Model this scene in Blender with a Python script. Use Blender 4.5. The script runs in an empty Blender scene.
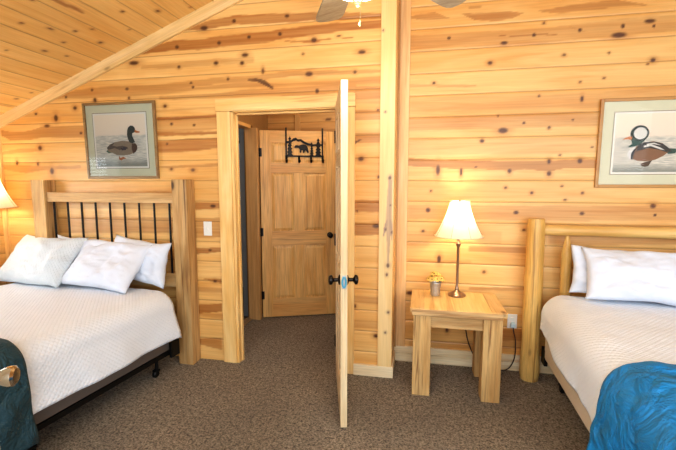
import bpy, bmesh, math, random
import numpy as np
from mathutils import Vector, Matrix, noise as mnoise
R = math.radians
random.seed(7)
SC = bpy.context.scene
COL = SC.collection

# ------------------------------------------------------------ object helpers
def link(name, bm, mat=None, parent=None, smooth=False, loc=None, rot=None):
    me = bpy.data.meshes.new(name)
    bmesh.ops.recalc_face_normals(bm, faces=bm.faces)
    bm.to_mesh(me); bm.free()
    if smooth:
        for p in me.polygons: p.use_smooth = True
        if smooth != 'all':
            me.set_sharp_from_angle(angle=R(35))
    o = bpy.data.objects.new(name, me); COL.objects.link(o)
    if mat: me.materials.append(mat)
    if parent: o.parent = parent
    if loc is not None: o.location = loc
    if rot is not None: o.rotation_euler = rot
    return o

def thing(name, label, cat, loc=(0, 0, 0), rot=(0, 0, 0), group=None):
    o = bpy.data.objects.new(name, None); COL.objects.link(o)
    o.empty_display_size = .1
    o.location = loc; o.rotation_euler = rot
    return tag(o, label, cat, group)

def tag(o, label, cat, group=None):
    o['label'] = label; o['category'] = cat
    if group: o['group'] = group
    return o

def struct(o, label=None, cat=None):
    o['kind'] = 'structure'
    if label: o['label'] = label
    if cat: o['category'] = cat
    return o

# ------------------------------------------------------------ mesh helpers
def bx(bm, c0, c1, bev=0.0, M=None):
    """box between two corners, optional bevel and matrix"""
    t = bmesh.new()
    x0, y0, z0 = c0; x1, y1, z1 = c1
    vs = [t.verts.new(p) for p in [(x0,y0,z0),(x1,y0,z0),(x1,y1,z0),(x0,y1,z0),(x0,y0,z1),(x1,y0,z1),(x1,y1,z1),(x0,y1,z1)]]
    for f in [(0,3,2,1),(4,5,6,7),(0,1,5,4),(1,2,6,5),(2,3,7,6),(3,0,4,7)]:
        t.faces.new([vs[i] for i in f])
    if bev > 0:
        bmesh.ops.bevel(t, geom=list(t.edges), offset=bev, segments=2, affect='EDGES', profile=.6)
    merge(bm, t, M)

def merge(bm, t, M=None):
    if M is not None: bmesh.ops.transform(t, matrix=M, verts=t.verts)
    me = bpy.data.meshes.new('tmp'); t.to_mesh(me); t.free()
    bm.from_mesh(me); bpy.data.meshes.remove(me)

def boxes(*bs, bev=0.0):
    bm = bmesh.new()
    for b in bs: bx(bm, b[0], b[1], bev)
    return bm

def lathe(prof, n=32, M=None, bm=None, close=False):
    """revolve (r,z) profile about z"""
    t = bmesh.new(); rings = []
    for r, z in prof:
        if r < 1e-6: rings.append([t.verts.new((0, 0, z))])
        else: rings.append([t.verts.new((r*math.cos(2*math.pi*k/n), r*math.sin(2*math.pi*k/n), z)) for k in range(n)])
    for a, b in zip(rings, rings[1:]):
        for k in range(n):
            k2 = (k+1) % n
            if len(a) == 1 and len(b) == 1: continue
            if len(a) == 1: t.faces.new((a[0], b[k], b[k2]))
            elif len(b) == 1: t.faces.new((a[k], b[0], a[k2]))
            else: t.faces.new((a[k], b[k], b[k2], a[k2]))
    if bm is None: bm = bmesh.new()
    merge(bm, t, M)
    return bm

def tube(pts, r, n=10, bm=None, caps=True):
    """tube along points, r scalar or list"""
    if bm is None: bm = bmesh.new()
    pts = [Vector(p) for p in pts]; rr = r if isinstance(r, (list, tuple)) else [r]*len(pts)
    rings = []; up = None
    for i, p in enumerate(pts):
        d = (pts[min(i+1, len(pts)-1)] - pts[max(i-1, 0)]).normalized()
        if up is None:
            up = Vector((0,0,1)) if abs(d.z) < .9 else Vector((1,0,0))
        a = d.cross(up).normalized(); b = d.cross(a).normalized(); up = -b if False else a.cross(d)
        rings.append([bm.verts.new(p + (a*math.cos(2*math.pi*k/n) + b*math.sin(2*math.pi*k/n))*rr[i]) for k in range(n)])
    for A, B in zip(rings, rings[1:]):
        for k in range(n): bm.faces.new((A[k], A[(k+1)%n], B[(k+1)%n], B[k]))
    if caps:
        bm.faces.new(rings[0]); bm.faces.new(rings[-1])
    return bm

def spline(pts, n=8):
    """catmull-rom through points"""
    P = [Vector(p) for p in pts]; P = [P[0]] + P + [P[-1]]; out = []
    for i in range(1, len(P)-2):
        for k in range(n):
            t = k/n; a, b, c, d = P[i-1:i+3]
            out.append(.5*((2*b) + (c-a)*t + (2*a-5*b+4*c-d)*t*t + (3*b-a-3*c+d)*t**3))
    out.append(P[-2]); return out

def extrude_poly(bm, pts, y0, y1, M=None):
    """polygon given in local x,z extruded from y0 to y1"""
    t = bmesh.new()
    a = [t.verts.new((x, y0, z)) for x, z in pts]
    f = t.faces.new(a)
    r = bmesh.ops.extrude_face_region(t, geom=[f])
    for v in r['geom']:
        if isinstance(v, bmesh.types.BMVert): v.co.y = y1
    bmesh.ops.triangulate(t, faces=[q for q in t.faces if len(q.verts) > 4])
    merge(bm, t, M)

# ------------------------------------------------------------ materials
class NT:
    def __init__(s, name):
        s.m = bpy.data.materials.new(name); s.m.use_nodes = True
        s.t = s.m.node_tree; s.n = s.t.nodes; s.l = s.t.links
        s.b = s.n['Principled BSDF']; s.out = s.n['Material Output']
    def node(s, typ, **kw):
        n = s.n.new(typ)
        for k, v in kw.items():
            if k.startswith('_'): setattr(n, k[1:], v)
        return n
    def link(s, a, b): s.l.new(a, b)
    def math(s, op, a, b=None, clamp=False):
        n = s.n.new('ShaderNodeMath'); n.operation = op; n.use_clamp = clamp
        for i, v in enumerate((a, b)):
            if v is None: continue
            if hasattr(v, 'links'): s.l.new(v, n.inputs[i])
            else: n.inputs[i].default_value = v
        return n.outputs[0]
    def mix(s, f, a, b, mode='MIX'):
        n = s.n.new('ShaderNodeMix'); n.data_type = 'RGBA'; n.blend_type = mode
        for i, v in ((0, f), (6, a), (7, b)):
            if hasattr(v, 'links'): s.l.new(v, n.inputs[i])
            elif i == 0: n.inputs[0].default_value = v
            else: n.inputs[i].default_value = (*v, 1) if len(v) == 3 else v
        return n.outputs[2]
    def noise(s, vec, scale, detail=4, rough=.55, dist=0):
        n = s.n.new('ShaderNodeTexNoise'); n.inputs['Scale'].default_value = scale
        n.inputs['Detail'].default_value = detail; n.inputs['Roughness'].default_value = rough
        n.inputs['Distortion'].default_value = dist
        if vec is not None: s.l.new(vec, n.inputs['Vector'])
        return n.outputs['Fac']
    def mapping(s, vec, scale=(1,1,1), loc=(0,0,0)):
        n = s.n.new('ShaderNodeMapping'); n.inputs['Scale'].default_value = scale; n.inputs['Location'].default_value = loc
        s.l.new(vec, n.inputs['Vector']); return n.outputs[0]
    def coord(s): return s.n.new('ShaderNodeTexCoord').outputs['Object']
    def range(s, v, a, b, c=0, d=1):
        n = s.n.new('ShaderNodeMapRange'); s.l.new(v, n.inputs[0])
        for i, q in enumerate((a, b, c, d)): n.inputs[i+1].default_value = q
        return n.outputs[0]
    def bump(s, h, strength=.3, dist=.01):
        n = s.n.new('ShaderNodeBump'); n.inputs['Strength'].default_value = strength; n.inputs['Distance'].default_value = dist
        s.l.new(h, n.inputs['Height']); s.l.new(n.outputs[0], s.b.inputs['Normal'])

def basic(name, col, rough=.5, metal=0, bump=None, vary=.12, **kw):
    s = NT(name); c = s.coord()
    n = s.noise(c, kw.get('scale', 30), 3)
    dark = tuple(x*(1-vary) for x in col)
    s.link(s.mix(n, dark, col), s.b.inputs['Base Color'])
    s.b.inputs['Roughness'].default_value = rough; s.b.inputs['Metallic'].default_value = metal
    if bump: s.bump(s.noise(c, kw.get('bscale', 200), 3), bump, .002)
    if 'sheen' in kw:
        s.b.inputs['Sheen Weight'].default_value = kw['sheen']; s.b.inputs['Sheen Roughness'].default_value = .4
    return s.m

def stretch(s, vec, axis, along, across):
    sc = [across]*3; sc[axis] = along
    return s.mapping(vec, tuple(sc))

def wood(name, light, mid, dark, axis=0, knots=.5, rough=.45, grain=1.0, seed=0., rustic=0.):
    """sawn timber with grain along one axis, knots and streaks"""
    s = NT(name); c0 = s.coord()
    oi = s.n.new('ShaderNodeObjectInfo')
    add = s.n.new('ShaderNodeVectorMath'); add.operation = 'ADD'; s.link(c0, add.inputs[0])
    comb = s.n.new('ShaderNodeCombineXYZ')
    q = s.math('MULTIPLY', oi.outputs['Random'], 11.0); q = s.math('ADD', q, seed)
    for i in range(3): s.link(q, comb.inputs[i])
    s.link(comb.outputs[0], add.inputs[1]); c = add.outputs[0]
    broad = s.noise(stretch(s, c, axis, .9, 7), 1.6, 3, .5, .6)
    fine = s.noise(stretch(s, c, axis, 2.0, 45), 2.0, 4, .6, .3)
    streak = s.noise(stretch(s, c, axis, .7, 16), 1.3, 3, .55, 1.2)
    col = s.mix(s.range(broad, .38, .66), light, mid)
    col = s.mix(s.math('MULTIPLY', s.range(streak, .56, .70), .55 + .3*rustic, True), col, dark)
    g = s.range(fine, .3, .7, 1.06, .86 if grain <= 1 else .72)
    gc = s.n.new('ShaderNodeCombineColor')
    for i in range(3): s.link(g, gc.inputs[i])
    col = s.mix(1.0, col, gc.outputs[0], 'MULTIPLY')
    v = s.n.new('ShaderNodeTexVoronoi'); v.inputs['Scale'].default_value = 1.0
    s.link(stretch(s, c, axis, 2.6, 6.0), v.inputs['Vector'])
    d = s.math('ADD', v.outputs['Distance'], s.math('MULTIPLY', s.math('SUBTRACT', fine, .5), .06))
    sel = s.n.new('ShaderNodeSeparateColor'); s.link(v.outputs['Color'], sel.inputs[0])
    on = s.math('LESS_THAN', sel.outputs[0], knots)
    k = s.math('MULTIPLY', s.range(d, .13, .05), on, True)
    halo = s.math('MULTIPLY', s.math('MULTIPLY', s.range(d, .30, .08), on, True), .45)
    col = s.mix(halo, col, tuple(x*.75 for x in mid))
    col = s.mix(k, col, tuple(x*.35 for x in dark))
    s.link(col, s.b.inputs['Base Color'])
    s.b.inputs['Roughness'].default_value = rough
    s.bump(s.math('ADD', fine, s.math('MULTIPLY', broad, .6)), .25 + .5*rustic, .004)
    return s.m

def plank_material(name, light, mid, heart, knot, axis=0, sat=1.0):
    """boards: per-point 'wood' attribute holds heartwood, knot, board tint, groove"""
    s = NT(name); c0 = s.coord()
    at = s.n.new('ShaderNodeAttribute'); at.attribute_name = 'wood'
    sep = s.n.new('ShaderNodeSeparateColor'); s.link(at.outputs['Color'], sep.inputs[0])
    heart_m, knot_m, tint = sep.outputs[0], sep.outputs[1], sep.outputs[2]
    groove = at.outputs['Alpha']
    add = s.n.new('ShaderNodeVectorMath'); add.operation = 'ADD'; s.link(c0, add.inputs[0])
    comb = s.n.new('ShaderNodeCombineXYZ')
    off = s.math('MULTIPLY', tint, 23.0)
    for i in range(3): s.link(off, comb.inputs[i])
    s.link(comb.outputs[0], add.inputs[1]); c = add.outputs[0]
    broad = s.noise(stretch(s, c, axis, .8, 8), 1.3, 3, .5, .8)
    fine = s.noise(stretch(s, c, axis, 1.6, 60), 1.8, 4, .6, .3)
    mid_n = s.noise(stretch(s, c, axis, .9, 26), 1.5, 3, .5, .9)
    base = s.math('ADD', s.math('MULTIPLY', s.range(broad, .35, .68), .62), s.math('MULTIPLY', tint, .38))
    col = s.mix(base, light, mid)
    col = s.mix(s.math('MULTIPLY', s.range(mid_n, .52, .72), .35, True), col, tuple(a*.82+b*.1 for a, b in zip(mid, heart)))
    hm = s.math('MULTIPLY', heart_m, s.range(mid_n, .25, .7, .78, 1.1), True)
    col = s.mix(hm, col, heart)
    g = s.range(fine, .3, .7, 1.04, .9)
    gc = s.n.new('ShaderNodeCombineColor')
    for i in range(3): s.link(g, gc.inputs[i])
    col = s.mix(1.0, col, gc.outputs[0], 'MULTIPLY')
    col = s.mix(knot_m, col, knot)
    col = s.mix(s.math('MULTIPLY', groove, .55), col, (.16, .07, .02))
    s.link(col, s.b.inputs['Base Color'])
    s.b.inputs['Roughness'].default_value = .42
    s.bump(fine, .12, .003)
    return s.m

# ------------------------------------------------------------ board surfaces
def wobble(a, seed, f=1.0):
    r = np.random.RandomState(seed)
    o = np.zeros_like(a)
    for k in range(5):
        o += np.sin(a*f*(1.3+2.1*k)*(1+.3*r.rand()) + r.rand()*6.28) / (1+k)
    return o / 2.0

def boards(name, s0, s1, t0, t1, edges, place, mat, bands=(), knots=(), keep=None, cell=.009, rnd=0, seed=1,
           rand_heart=.25, parent=None, groove=.005, joints=()):
    """a face of boards. s runs along the grain, t across; place(s,t,d)->xyz arrays"""
    rs = np.random.RandomState(seed)
    e = sorted([x for x in edges if t0 < x < t1])
    cuts = [t0] + e + [t1]
    ts, bid, gro = [], [], []
    for i in range(len(cuts)-1):
        a, b = cuts[i], cuts[i+1]
        ga = .0035 if i > 0 else 0; gb = .0035 if i < len(cuts)-2 else 0
        n = max(2, int((b-a)/cell))
        if i > 0: ts.append(a); bid.append(i); gro.append(1.)
        for q in np.linspace(a+ga+.0015, b-gb-.0015, n): ts.append(q); bid.append(i); gro.append(0.)
    ts = np.array(ts); bid = np.array(bid); gro = np.array(gro)
    ss = np.arange(s0, s1+cell*.5, cell); ss[-1] = s1
    S, T = np.meshgrid(ss, ts)
    tint = rs.rand(len(cuts)+1)[bid][:, None]*np.ones_like(S)
    # board ends butt together here and there: tint changes
    for bi, sj in joints:
        tint = np.where((bid[:, None] == bi) & (S > sj), (tint*1.7+.31) % 1.0, tint)
    heart = np.zeros_like(S); kn = np.zeros_like(S)
    Tw = T + .004*wobble(S, seed+3, 3.0) + .002*wobble(S*3+T*9, seed+4, 4.0)
    for j, (pts, dk) in enumerate(bands):
        px = np.array([p[0] for p in pts]); pc = np.array([p[1] for p in pts]); pw = np.array([p[2] for p in pts])
        o = np.argsort(px); px, pc, pw = px[o], pc[o], pw[o]
        c = np.interp(S, px, pc); w = np.interp(S, px, pw)/2 + 1e-4
        d = np.abs(Tw-c)
        edge = np.minimum(.006, w*.6)
        m = np.clip((w-d)/edge + .5, 0, 1)
        m *= np.clip((S-px[0])/.02+1, 0, 1)*np.clip((px[-1]-S)/.02+1, 0, 1)
        m = m*m*(3-2*m)
        if dk > 1.0: kn = np.maximum(kn, m*.85)
        else: heart = np.maximum(heart, m*dk)
    for i in range(len(cuts)-1):          # soft heartwood along some boards
        if rs.rand() < rand_heart:
            a, b = cuts[i], cuts[i+1]; c = a+(b-a)*rs.uniform(.2, .8); w = (b-a)*rs.uniform(.15, .45)
            cc = c + .015*wobble(S, seed+50+i, 1.2); ww = w*(.55+.45*wobble(S, seed+90+i, .8))
            m = np.clip((ww-np.abs(T-cc))/.012, 0, 1)*(bid[:, None] == i)
            heart = np.maximum(heart, m*rs.uniform(.2, .55))
    ks = list(knots)
    for _ in range(rnd):
        ks.append((rs.uniform(s0, s1), rs.uniform(t0, t1), rs.uniform(.005, .016), rs.uniform(.005, .013)))
    for q, (ks_, kt, a, b) in enumerate(ks):
        a = max(a, .008); b = max(b, .007)
        sel = (np.abs(S-ks_) < a*5) & (np.abs(T-kt) < b*5)
        if not sel.any(): continue
        ds = (S[sel]-ks_)/a; dt = (T[sel]-kt)/b
        d = np.sqrt(ds*ds+dt*dt)
        kn[sel] = np.maximum(kn[sel], np.clip((1.2-d)*1.8, 0, 1)*.93)
        heart[sel] = np.maximum(heart[sel], np.clip(1.3-d*.45, 0, 1)*.5)
    X, Y, Z = place(S, T, np.where(gro[:, None] > 0, -groove, 0.)*np.ones_like(S))
    nv = S.size; rows, cols = S.shape
    idx = np.arange(nv).reshape(rows, cols)
    a = idx[:-1, :-1].ravel(); b = idx[:-1, 1:].ravel(); c = idx[1:, 1:].ravel(); d = idx[1:, :-1].ravel()
    F = np.stack([a, b, c, d], 1)
    if keep is not None:
        cs = (S[:-1, :-1]+S[1:, 1:]).ravel()/2; ct = (T[:-1, :-1]+T[1:, 1:]).ravel()/2
        F = F[keep(cs, ct)]
    used = np.unique(F); remap = -np.ones(nv, int); remap[used] = np.arange(len(used)); F = remap[F]
    me = bpy.data.meshes.new(name)
    me.vertices.add(len(used)); me.loops.add(F.size); me.polygons.add(len(F))
    co = np.stack([X.ravel(), Y.ravel(), Z.ravel()], 1)[used]
    me.vertices.foreach_set('co', co.ravel().astype(np.float32))
    me.loops.foreach_set('vertex_index', F.ravel().astype(np.int32))
    me.polygons.foreach_set('loop_start', (np.arange(len(F))*4).astype(np.int32))
    me.polygons.foreach_set('loop_total', np.full(len(F), 4, np.int32))
    me.update()
    at = me.attributes.new('wood', 'FLOAT_COLOR', 'POINT')
    g = (gro[:, None]*np.ones_like(S))
    arr = np.stack([heart.ravel(), kn.ravel(), tint.ravel(), g.ravel()], 1)[used]
    at.data.foreach_set('color', arr.ravel().astype(np.float32))
    me.validate()
    me.materials.append(mat)
    o = bpy.data.objects.new(name, me); COL.objects.link(o)
    if parent: o.parent = parent
    return o
LEFT_BANDS=[([(-1.78,2.681,0.008),(-1.719,2.691,0.037),(-1.642,2.7,0.059),(-1.391,2.725,0.065),(-1.11,2.711,0.071),(-0.748,2.704,0.056),(-0.275,2.667,0.04)],0.75),([(-2.205,2.527,0.007),(-2.131,2.553,0.046),(-2.04,2.563,0.061),(-1.906,2.577,0.075),(-1.707,2.564,0.075),(-1.521,2.574,0.081),(-1.281,2.58,0.079),(-1.113,2.583,0.079),(-1.01,2.6,0.071),(-0.84,2.606,0.07),(-0.585,2.615,0.062),(-0.274,2.613,0.054)],0.8),([(-2.211,2.426,0.024),(-1.87,2.422,0.046),(-1.526,2.426,0.045),(-1.253,2.425,0.043)],0.35),([(-2.389,2.261,0.008),(-2.056,2.27,0.031),(-1.625,2.28,0.046),(-1.256,2.285,0.045),(-0.928,2.312,0.036),(-0.451,2.294,0.028),(-0.27,2.291,0.021)],0.5),([(-2.061,2.176,0.024),(-1.535,2.17,0.038),(-1.284,2.182,0.06),(-0.883,2.179,0.066),(-0.465,2.182,0.056)],0.45),([(-0.465,2.147,0.093),(-0.268,2.138,0.091)],0.55),([(-3.66,1.936,0.052),(-3.576,1.908,0.079),(-3.446,1.905,0.07),(-3.21,1.934,0.094),(-2.802,1.924,0.108)],0.6),([(-3.68,1.76,0.027),(-3.482,1.775,0.035),(-3.245,1.788,0.026)],0.4),([(-3.683,1.635,0.044),(-3.444,1.615,0.071),(-3.229,1.623,0.035),(-2.866,1.629,0.026)],0.45),([(-2.944,2.253,0.016),(-2.716,2.259,0.041),(-2.38,2.261,0.032)],0.5),([(-2.092,1.955,0.104),(-1.803,1.955,0.102),(-1.542,1.955,0.092)],0.5),([(-2.089,2.011,0.023),(-1.54,2.017,0.023)],0.9),([(-2.095,1.891,0.032),(-1.545,1.886,0.023)],0.9),([(-2.101,1.786,0.097),(-1.811,1.797,0.103),(-1.547,1.808,0.078)],0.75),([(-2.11,1.623,0.016),(-1.554,1.635,0.024)],0.6),([(-1.778,1.305,0.065),(-1.556,1.307,0.04)],0.75),([(-1.786,1.123,0.166),(-1.562,1.128,0.164)],0.45),([(-1.794,0.931,0.051),(-1.569,0.947,0.041)],0.85),([(-1.722,0.697,0.008),(-1.578,0.679,0.033)],0.8),([(-1.816,0.433,0.079),(-1.586,0.457,0.068)],0.85),([(-1.828,0.152,0.045),(-1.597,0.144,0.106)],0.65),([(-0.502,1.991,0.072),(-0.252,1.983,0.071)],0.55),([(-0.501,1.824,0.08),(-0.25,1.819,0.072)],0.6),([(-0.5,1.32,0.091),(-0.244,1.323,0.089)],0.75),([(-0.499,1.145,0.1),(-0.271,1.15,0.09)],0.75),([(-0.988,2.545,0.007),(-0.802,2.533,0.022),(-0.614,2.541,0.007),(-0.489,2.54,0.007)],0.9),([(-1.289,2.279,0.015),(-1.232,2.276,0.022),(-1.16,2.25,0.037),(-1.104,2.211,0.022)],1.5),([(-0.516,1.759,0.008),(-0.456,1.794,0.022),(-0.426,1.808,0.007)],1.2),([(-3.098,1.342,0.159),(-1.921,1.352,0.148)],0.35),([(-3.118,1.119,0.144),(-1.931,1.145,0.134)],0.5)]
LEFT_KNOTS=[(-1.651,2.686,0.034,0.018),(-1.89,2.56,0.018,0.015),(-1.529,2.567,0.017,0.015),(-1.281,2.594,0.016,0.014),(-1.4,2.719,0.017,0.015),(-1.56,2.42,0.021,0.015),(-1.88,2.408,0.015,0.012),(-1.343,2.408,0.018,0.015),(-1.317,2.465,0.028,0.015),(-1.174,2.339,0.01,0.022),(-1.463,2.295,0.013,0.011),(-1.78,2.28,0.015,0.009),(-1.764,2.248,0.013,0.011),(-2.283,2.461,0.046,0.017),(-2.361,2.26,0.019,0.011),(-2.347,2.187,0.01,0.012),(-0.977,2.722,0.019,0.013),(-1.034,2.599,0.016,0.015),(-0.772,2.538,0.023,0.018),(-0.585,2.553,0.015,0.007),(-0.416,2.431,0.029,0.014),(-0.857,2.444,0.009,0.008),(-0.812,2.299,0.031,0.018),(-0.466,2.295,0.015,0.011),(-0.751,2.173,0.015,0.018),(-0.652,2.119,0.022,0.005),(-0.266,2.551,0.007,0.013),(-3.075,2.049,0.021,0.029),(-2.875,2.126,0.02,0.016),(-3.279,2.09,0.014,0.011),(-2.833,1.916,0.015,0.012),(-3.265,1.797,0.021,0.021),(-3.525,1.669,0.013,0.022),(-3.3,1.658,0.01,0.017),(-2.673,2.184,0.015,0.02),(-2.957,2.22,0.012,0.012),(-2.695,2.267,0.014,0.011),(-3.158,1.596,0.021,0.03),(-3.174,1.984,0.031,0.013),(-2.02,2.111,0.017,0.012),(-1.968,1.967,0.015,0.013),(-1.768,1.954,0.015,0.01),(-1.987,1.606,0.014,0.01),(-1.793,1.597,0.02,0.012),(-2.017,1.809,0.011,0.01),(-1.627,1.306,0.027,0.014),(-1.632,0.684,0.018,0.012),(-1.667,0.943,0.018,0.01),(-0.418,1.67,0.022,0.017),(-0.301,1.172,0.029,0.017),(-0.283,1.537,0.011,0.009),(-0.296,2.02,0.011,0.009),(-0.244,0.777,0.015,0.017),(-0.458,0.546,0.012,0.016),(-0.293,0.318,0.02,0.015),(-0.237,0.218,0.011,0.014),(-0.209,0.404,0.009,0.008),(-0.446,1.283,0.009,0.009),(-2.373,1.634,0.019,0.013)]
RIGHT_BANDS=[([(-0.095,2.762,0.007),(-0.012,2.76,0.044),(0.1,2.758,0.051),(0.196,2.736,0.007)],0.55),([(0.298,2.757,0.008),(0.392,2.728,0.05),(0.534,2.717,0.07),(0.652,2.722,0.049),(0.72,2.73,0.007)],0.6),([(0.842,2.735,0.007),(0.975,2.731,0.041),(1.17,2.742,0.054),(1.328,2.749,0.047),(1.516,2.72,0.007)],0.6),([(0.354,2.795,0.021),(0.425,2.796,0.015)],0.5),([(-0.092,2.574,0.105),(0.851,2.56,0.105),(1.244,2.581,0.109),(1.797,2.586,0.104)],0.38),([(0.575,2.579,0.007),(0.85,2.571,0.014),(0.958,2.567,0.007)],0.9),([(1.048,2.609,0.007),(1.102,2.584,0.02),(1.148,2.574,0.007)],0.5),([(-0.085,2.25,0.023),(0.151,2.239,0.022),(0.41,2.227,0.015)],0.4),([(-0.08,1.95,0.101),(0.601,1.953,0.096),(1.265,1.962,0.1)],0.4),([(-0.083,2.104,0.108),(0.595,2.094,0.103),(1.257,2.09,0.099),(1.835,2.134,0.081)],0.18),([(-0.076,1.77,0.118),(1.277,1.776,0.122)],0.25),([(-0.074,1.659,0.063),(0.152,1.641,0.063),(0.394,1.632,0.069),(0.68,1.622,0.068),(0.793,1.628,0.06),(0.962,1.619,0.082),(1.071,1.633,0.059),(1.285,1.639,0.065)],0.72),([(-0.066,1.258,0.114),(0.63,1.261,0.117),(1.329,1.271,0.112),(1.906,1.28,0.1)],0.38),([(0.417,0.97,0.048),(0.839,0.976,0.047)],0.55),([(-0.062,1.028,0.099),(0.638,1.065,0.095)],0.2),([(0.428,0.645,0.025),(0.854,0.668,0.032)],0.5),([(-0.059,0.862,0.033),(0.421,0.865,0.024)],0.3),([(0.999,1.059,0.077),(1.923,1.086,0.072)],0.35),([(0.671,0.28,0.1),(0.842,0.294,0.099)],0.7),([(-0.037,0.137,0.07),(0.846,0.212,0.065)],0.4)]
RIGHT_KNOTS=[(0.208,2.59,0.015,0.011),(0.605,2.528,0.027,0.013),(0.512,2.39,0.018,0.013),(0.105,2.263,0.013,0.009),(0.81,2.57,0.013,0.014),(1.115,2.583,0.013,0.014),(1.368,2.531,0.051,0.02),(1.389,2.59,0.013,0.017),(1.555,2.611,0.037,0.015),(1.582,2.576,0.009,0.013),(1.02,2.417,0.012,0.009),(1.593,2.348,0.017,0.015),(1.564,2.323,0.008,0.005),(1.313,2.413,0.006,0.007),(1.292,2.242,0.009,0.007),(1.137,2.221,0.009,0.006),(1.157,2.101,0.012,0.022),(0.866,2.134,0.01,0.007),(0.873,2.649,0.01,0.007),(0.625,1.889,0.036,0.022),(0.771,1.941,0.013,0.009),(0.947,1.903,0.01,0.012),(0.585,1.998,0.009,0.007),(1.106,1.953,0.01,0.007),(0.476,1.814,0.018,0.015),(1.245,1.755,0.01,0.007),(0.153,1.594,0.016,0.043),(0.329,1.578,0.011,0.035),(0.439,1.616,0.011,0.008),(0.685,1.584,0.013,0.018),(0.96,1.653,0.014,0.019),(0.965,1.564,0.016,0.019),(1.171,1.654,0.018,0.019),(0.662,1.457,0.011,0.009),(0.851,1.417,0.011,0.01),(1.202,1.419,0.008,0.009),(1.086,1.366,0.01,0.007),(1.059,1.47,0.007,0.007),(0.746,1.266,0.02,0.015),(1.208,1.266,0.018,0.013),(0.084,1.276,0.019,0.02),(0.103,1.429,0.008,0.008),(1.671,1.327,0.02,0.018),(1.688,1.262,0.012,0.011),(0.81,1.132,0.013,0.01),(0.53,0.789,0.013,0.011),(0.048,1.105,0.012,0.008),(0.18,0.88,0.016,0.033),(-0.045,0.585,0.032,0.017),(0.26,0.29,0.012,0.021),(1.34,1.107,0.008,0.008),(1.033,1.7,0.007,0.007)]

# ------------------------------------------------------------ palette
PINE_L = (.84, .54, .21); PINE_M = (.68, .335, .085); HEART = (.34, .115, .02); KNOT = (.075, .022, .008)
M_wall = plank_material('pine_wall_boards', PINE_L, PINE_M, HEART, KNOT, 0)
M_wall_y = plank_material('pine_wall_boards_side', PINE_L, PINE_M, HEART, KNOT, 1)
M_ceil = plank_material('pine_ceiling_boards', (.84, .54, .20), (.70, .36, .09), HEART, KNOT, 1)
M_trim_v = wood('pine_trim_upright', (.90, .63, .28), (.80, .47, .15), (.5, .24, .08), 2, .22, seed=3)
M_trim_h = wood('pine_trim_level', (.88, .60, .26), (.78, .45, .14), (.5, .24, .08), 0, .25, seed=5)
M_trim_y = wood('pine_trim_deep', (.88, .60, .26), (.78, .45, .14), (.5, .24, .08), 1, .25, seed=5)
M_base = wood('pale_pine_baseboard', (.88, .74, .5), (.8, .62, .36), (.6, .38, .18), 0, .2, seed=8)
M_door = wood('pine_door_wood', (.84, .53, .20), (.74, .41, .12), (.42, .22, .08), 2, .0, seed=1, grain=1.4)
M_door_h = wood('pine_door_rail_wood', (.78, .47, .17), (.68, .36, .11), (.42, .22, .08), 0, .0, seed=2, grain=1.4)
M_rough_v = wood('rough_timber_upright', (.66, .43, .19), (.46, .25, .085), (.17, .075, .025), 2, .5, .7, 1.6, 4, 1.4)
M_rough_h = wood('rough_timber_level', (.66, .43, .20), (.55, .32, .12), (.33, .16, .05), 0, .3, .65, 1.4, 6, .8)
M_log_v = wood('peeled_log_upright', (.82, .54, .18), (.64, .36, .09), (.36, .17, .045), 2, .6, .45, 1.3, 9, .7)
M_log_h = wood('peeled_log_level', (.82, .56, .22), (.64, .37, .11), (.40, .19, .05), 0, .5, .45, 1, 9, .3)
M_top = wood('table_board', (.84, .60, .30), (.74, .48, .2), (.52, .28, .1), 0, .25, .5, 1.2, 3, .4)
M_top_y = wood('table_end_board', (.80, .56, .26), (.70, .44, .18), (.48, .26, .1), 1, .2, .5, 1.2, 3, .4)
M_leg = wood('table_leg_timber', (.72, .47, .20), (.54, .30, .10), (.22, .095, .03), 2, .5, .65, 1.6, 2, 1.3)
M_black = basic('black_iron', (.018, .017, .016), .45, .6, vary=.3)
M_bronze = basic('dark_bronze', (.03, .024, .02), .35, .8, vary=.3)
M_antique = basic('antique_bronze_lamp', (.42, .30, .22), .32, .85, vary=.35)
M_nickel = basic('brushed_nickel', (.62, .55, .45), .22, 1.0, vary=.15)
M_white_paint = basic('white_paint', (.78, .80, .74), .4, vary=.05)
M_plastic = basic('white_plastic', (.82, .80, .74), .35, vary=.04)
M_blue = basic('blue_rubber', (.10, .42, .62), .4, vary=.4, scale=120)
M_galv = basic('galvanised_metal', (.60, .60, .58), .35, .7, vary=.4, scale=60)
M_cord = basic('brown_cord', (.05, .03, .02), .5, vary=.3)
M_brass = basic('antique_brass', (.45, .36, .2), .3, .9, vary=.3)
M_blade = wood('weathered_blade_wood', (.46, .40, .30), (.38, .32, .24), (.28, .22, .16), 0, .0, .5, 1.2)

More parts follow.
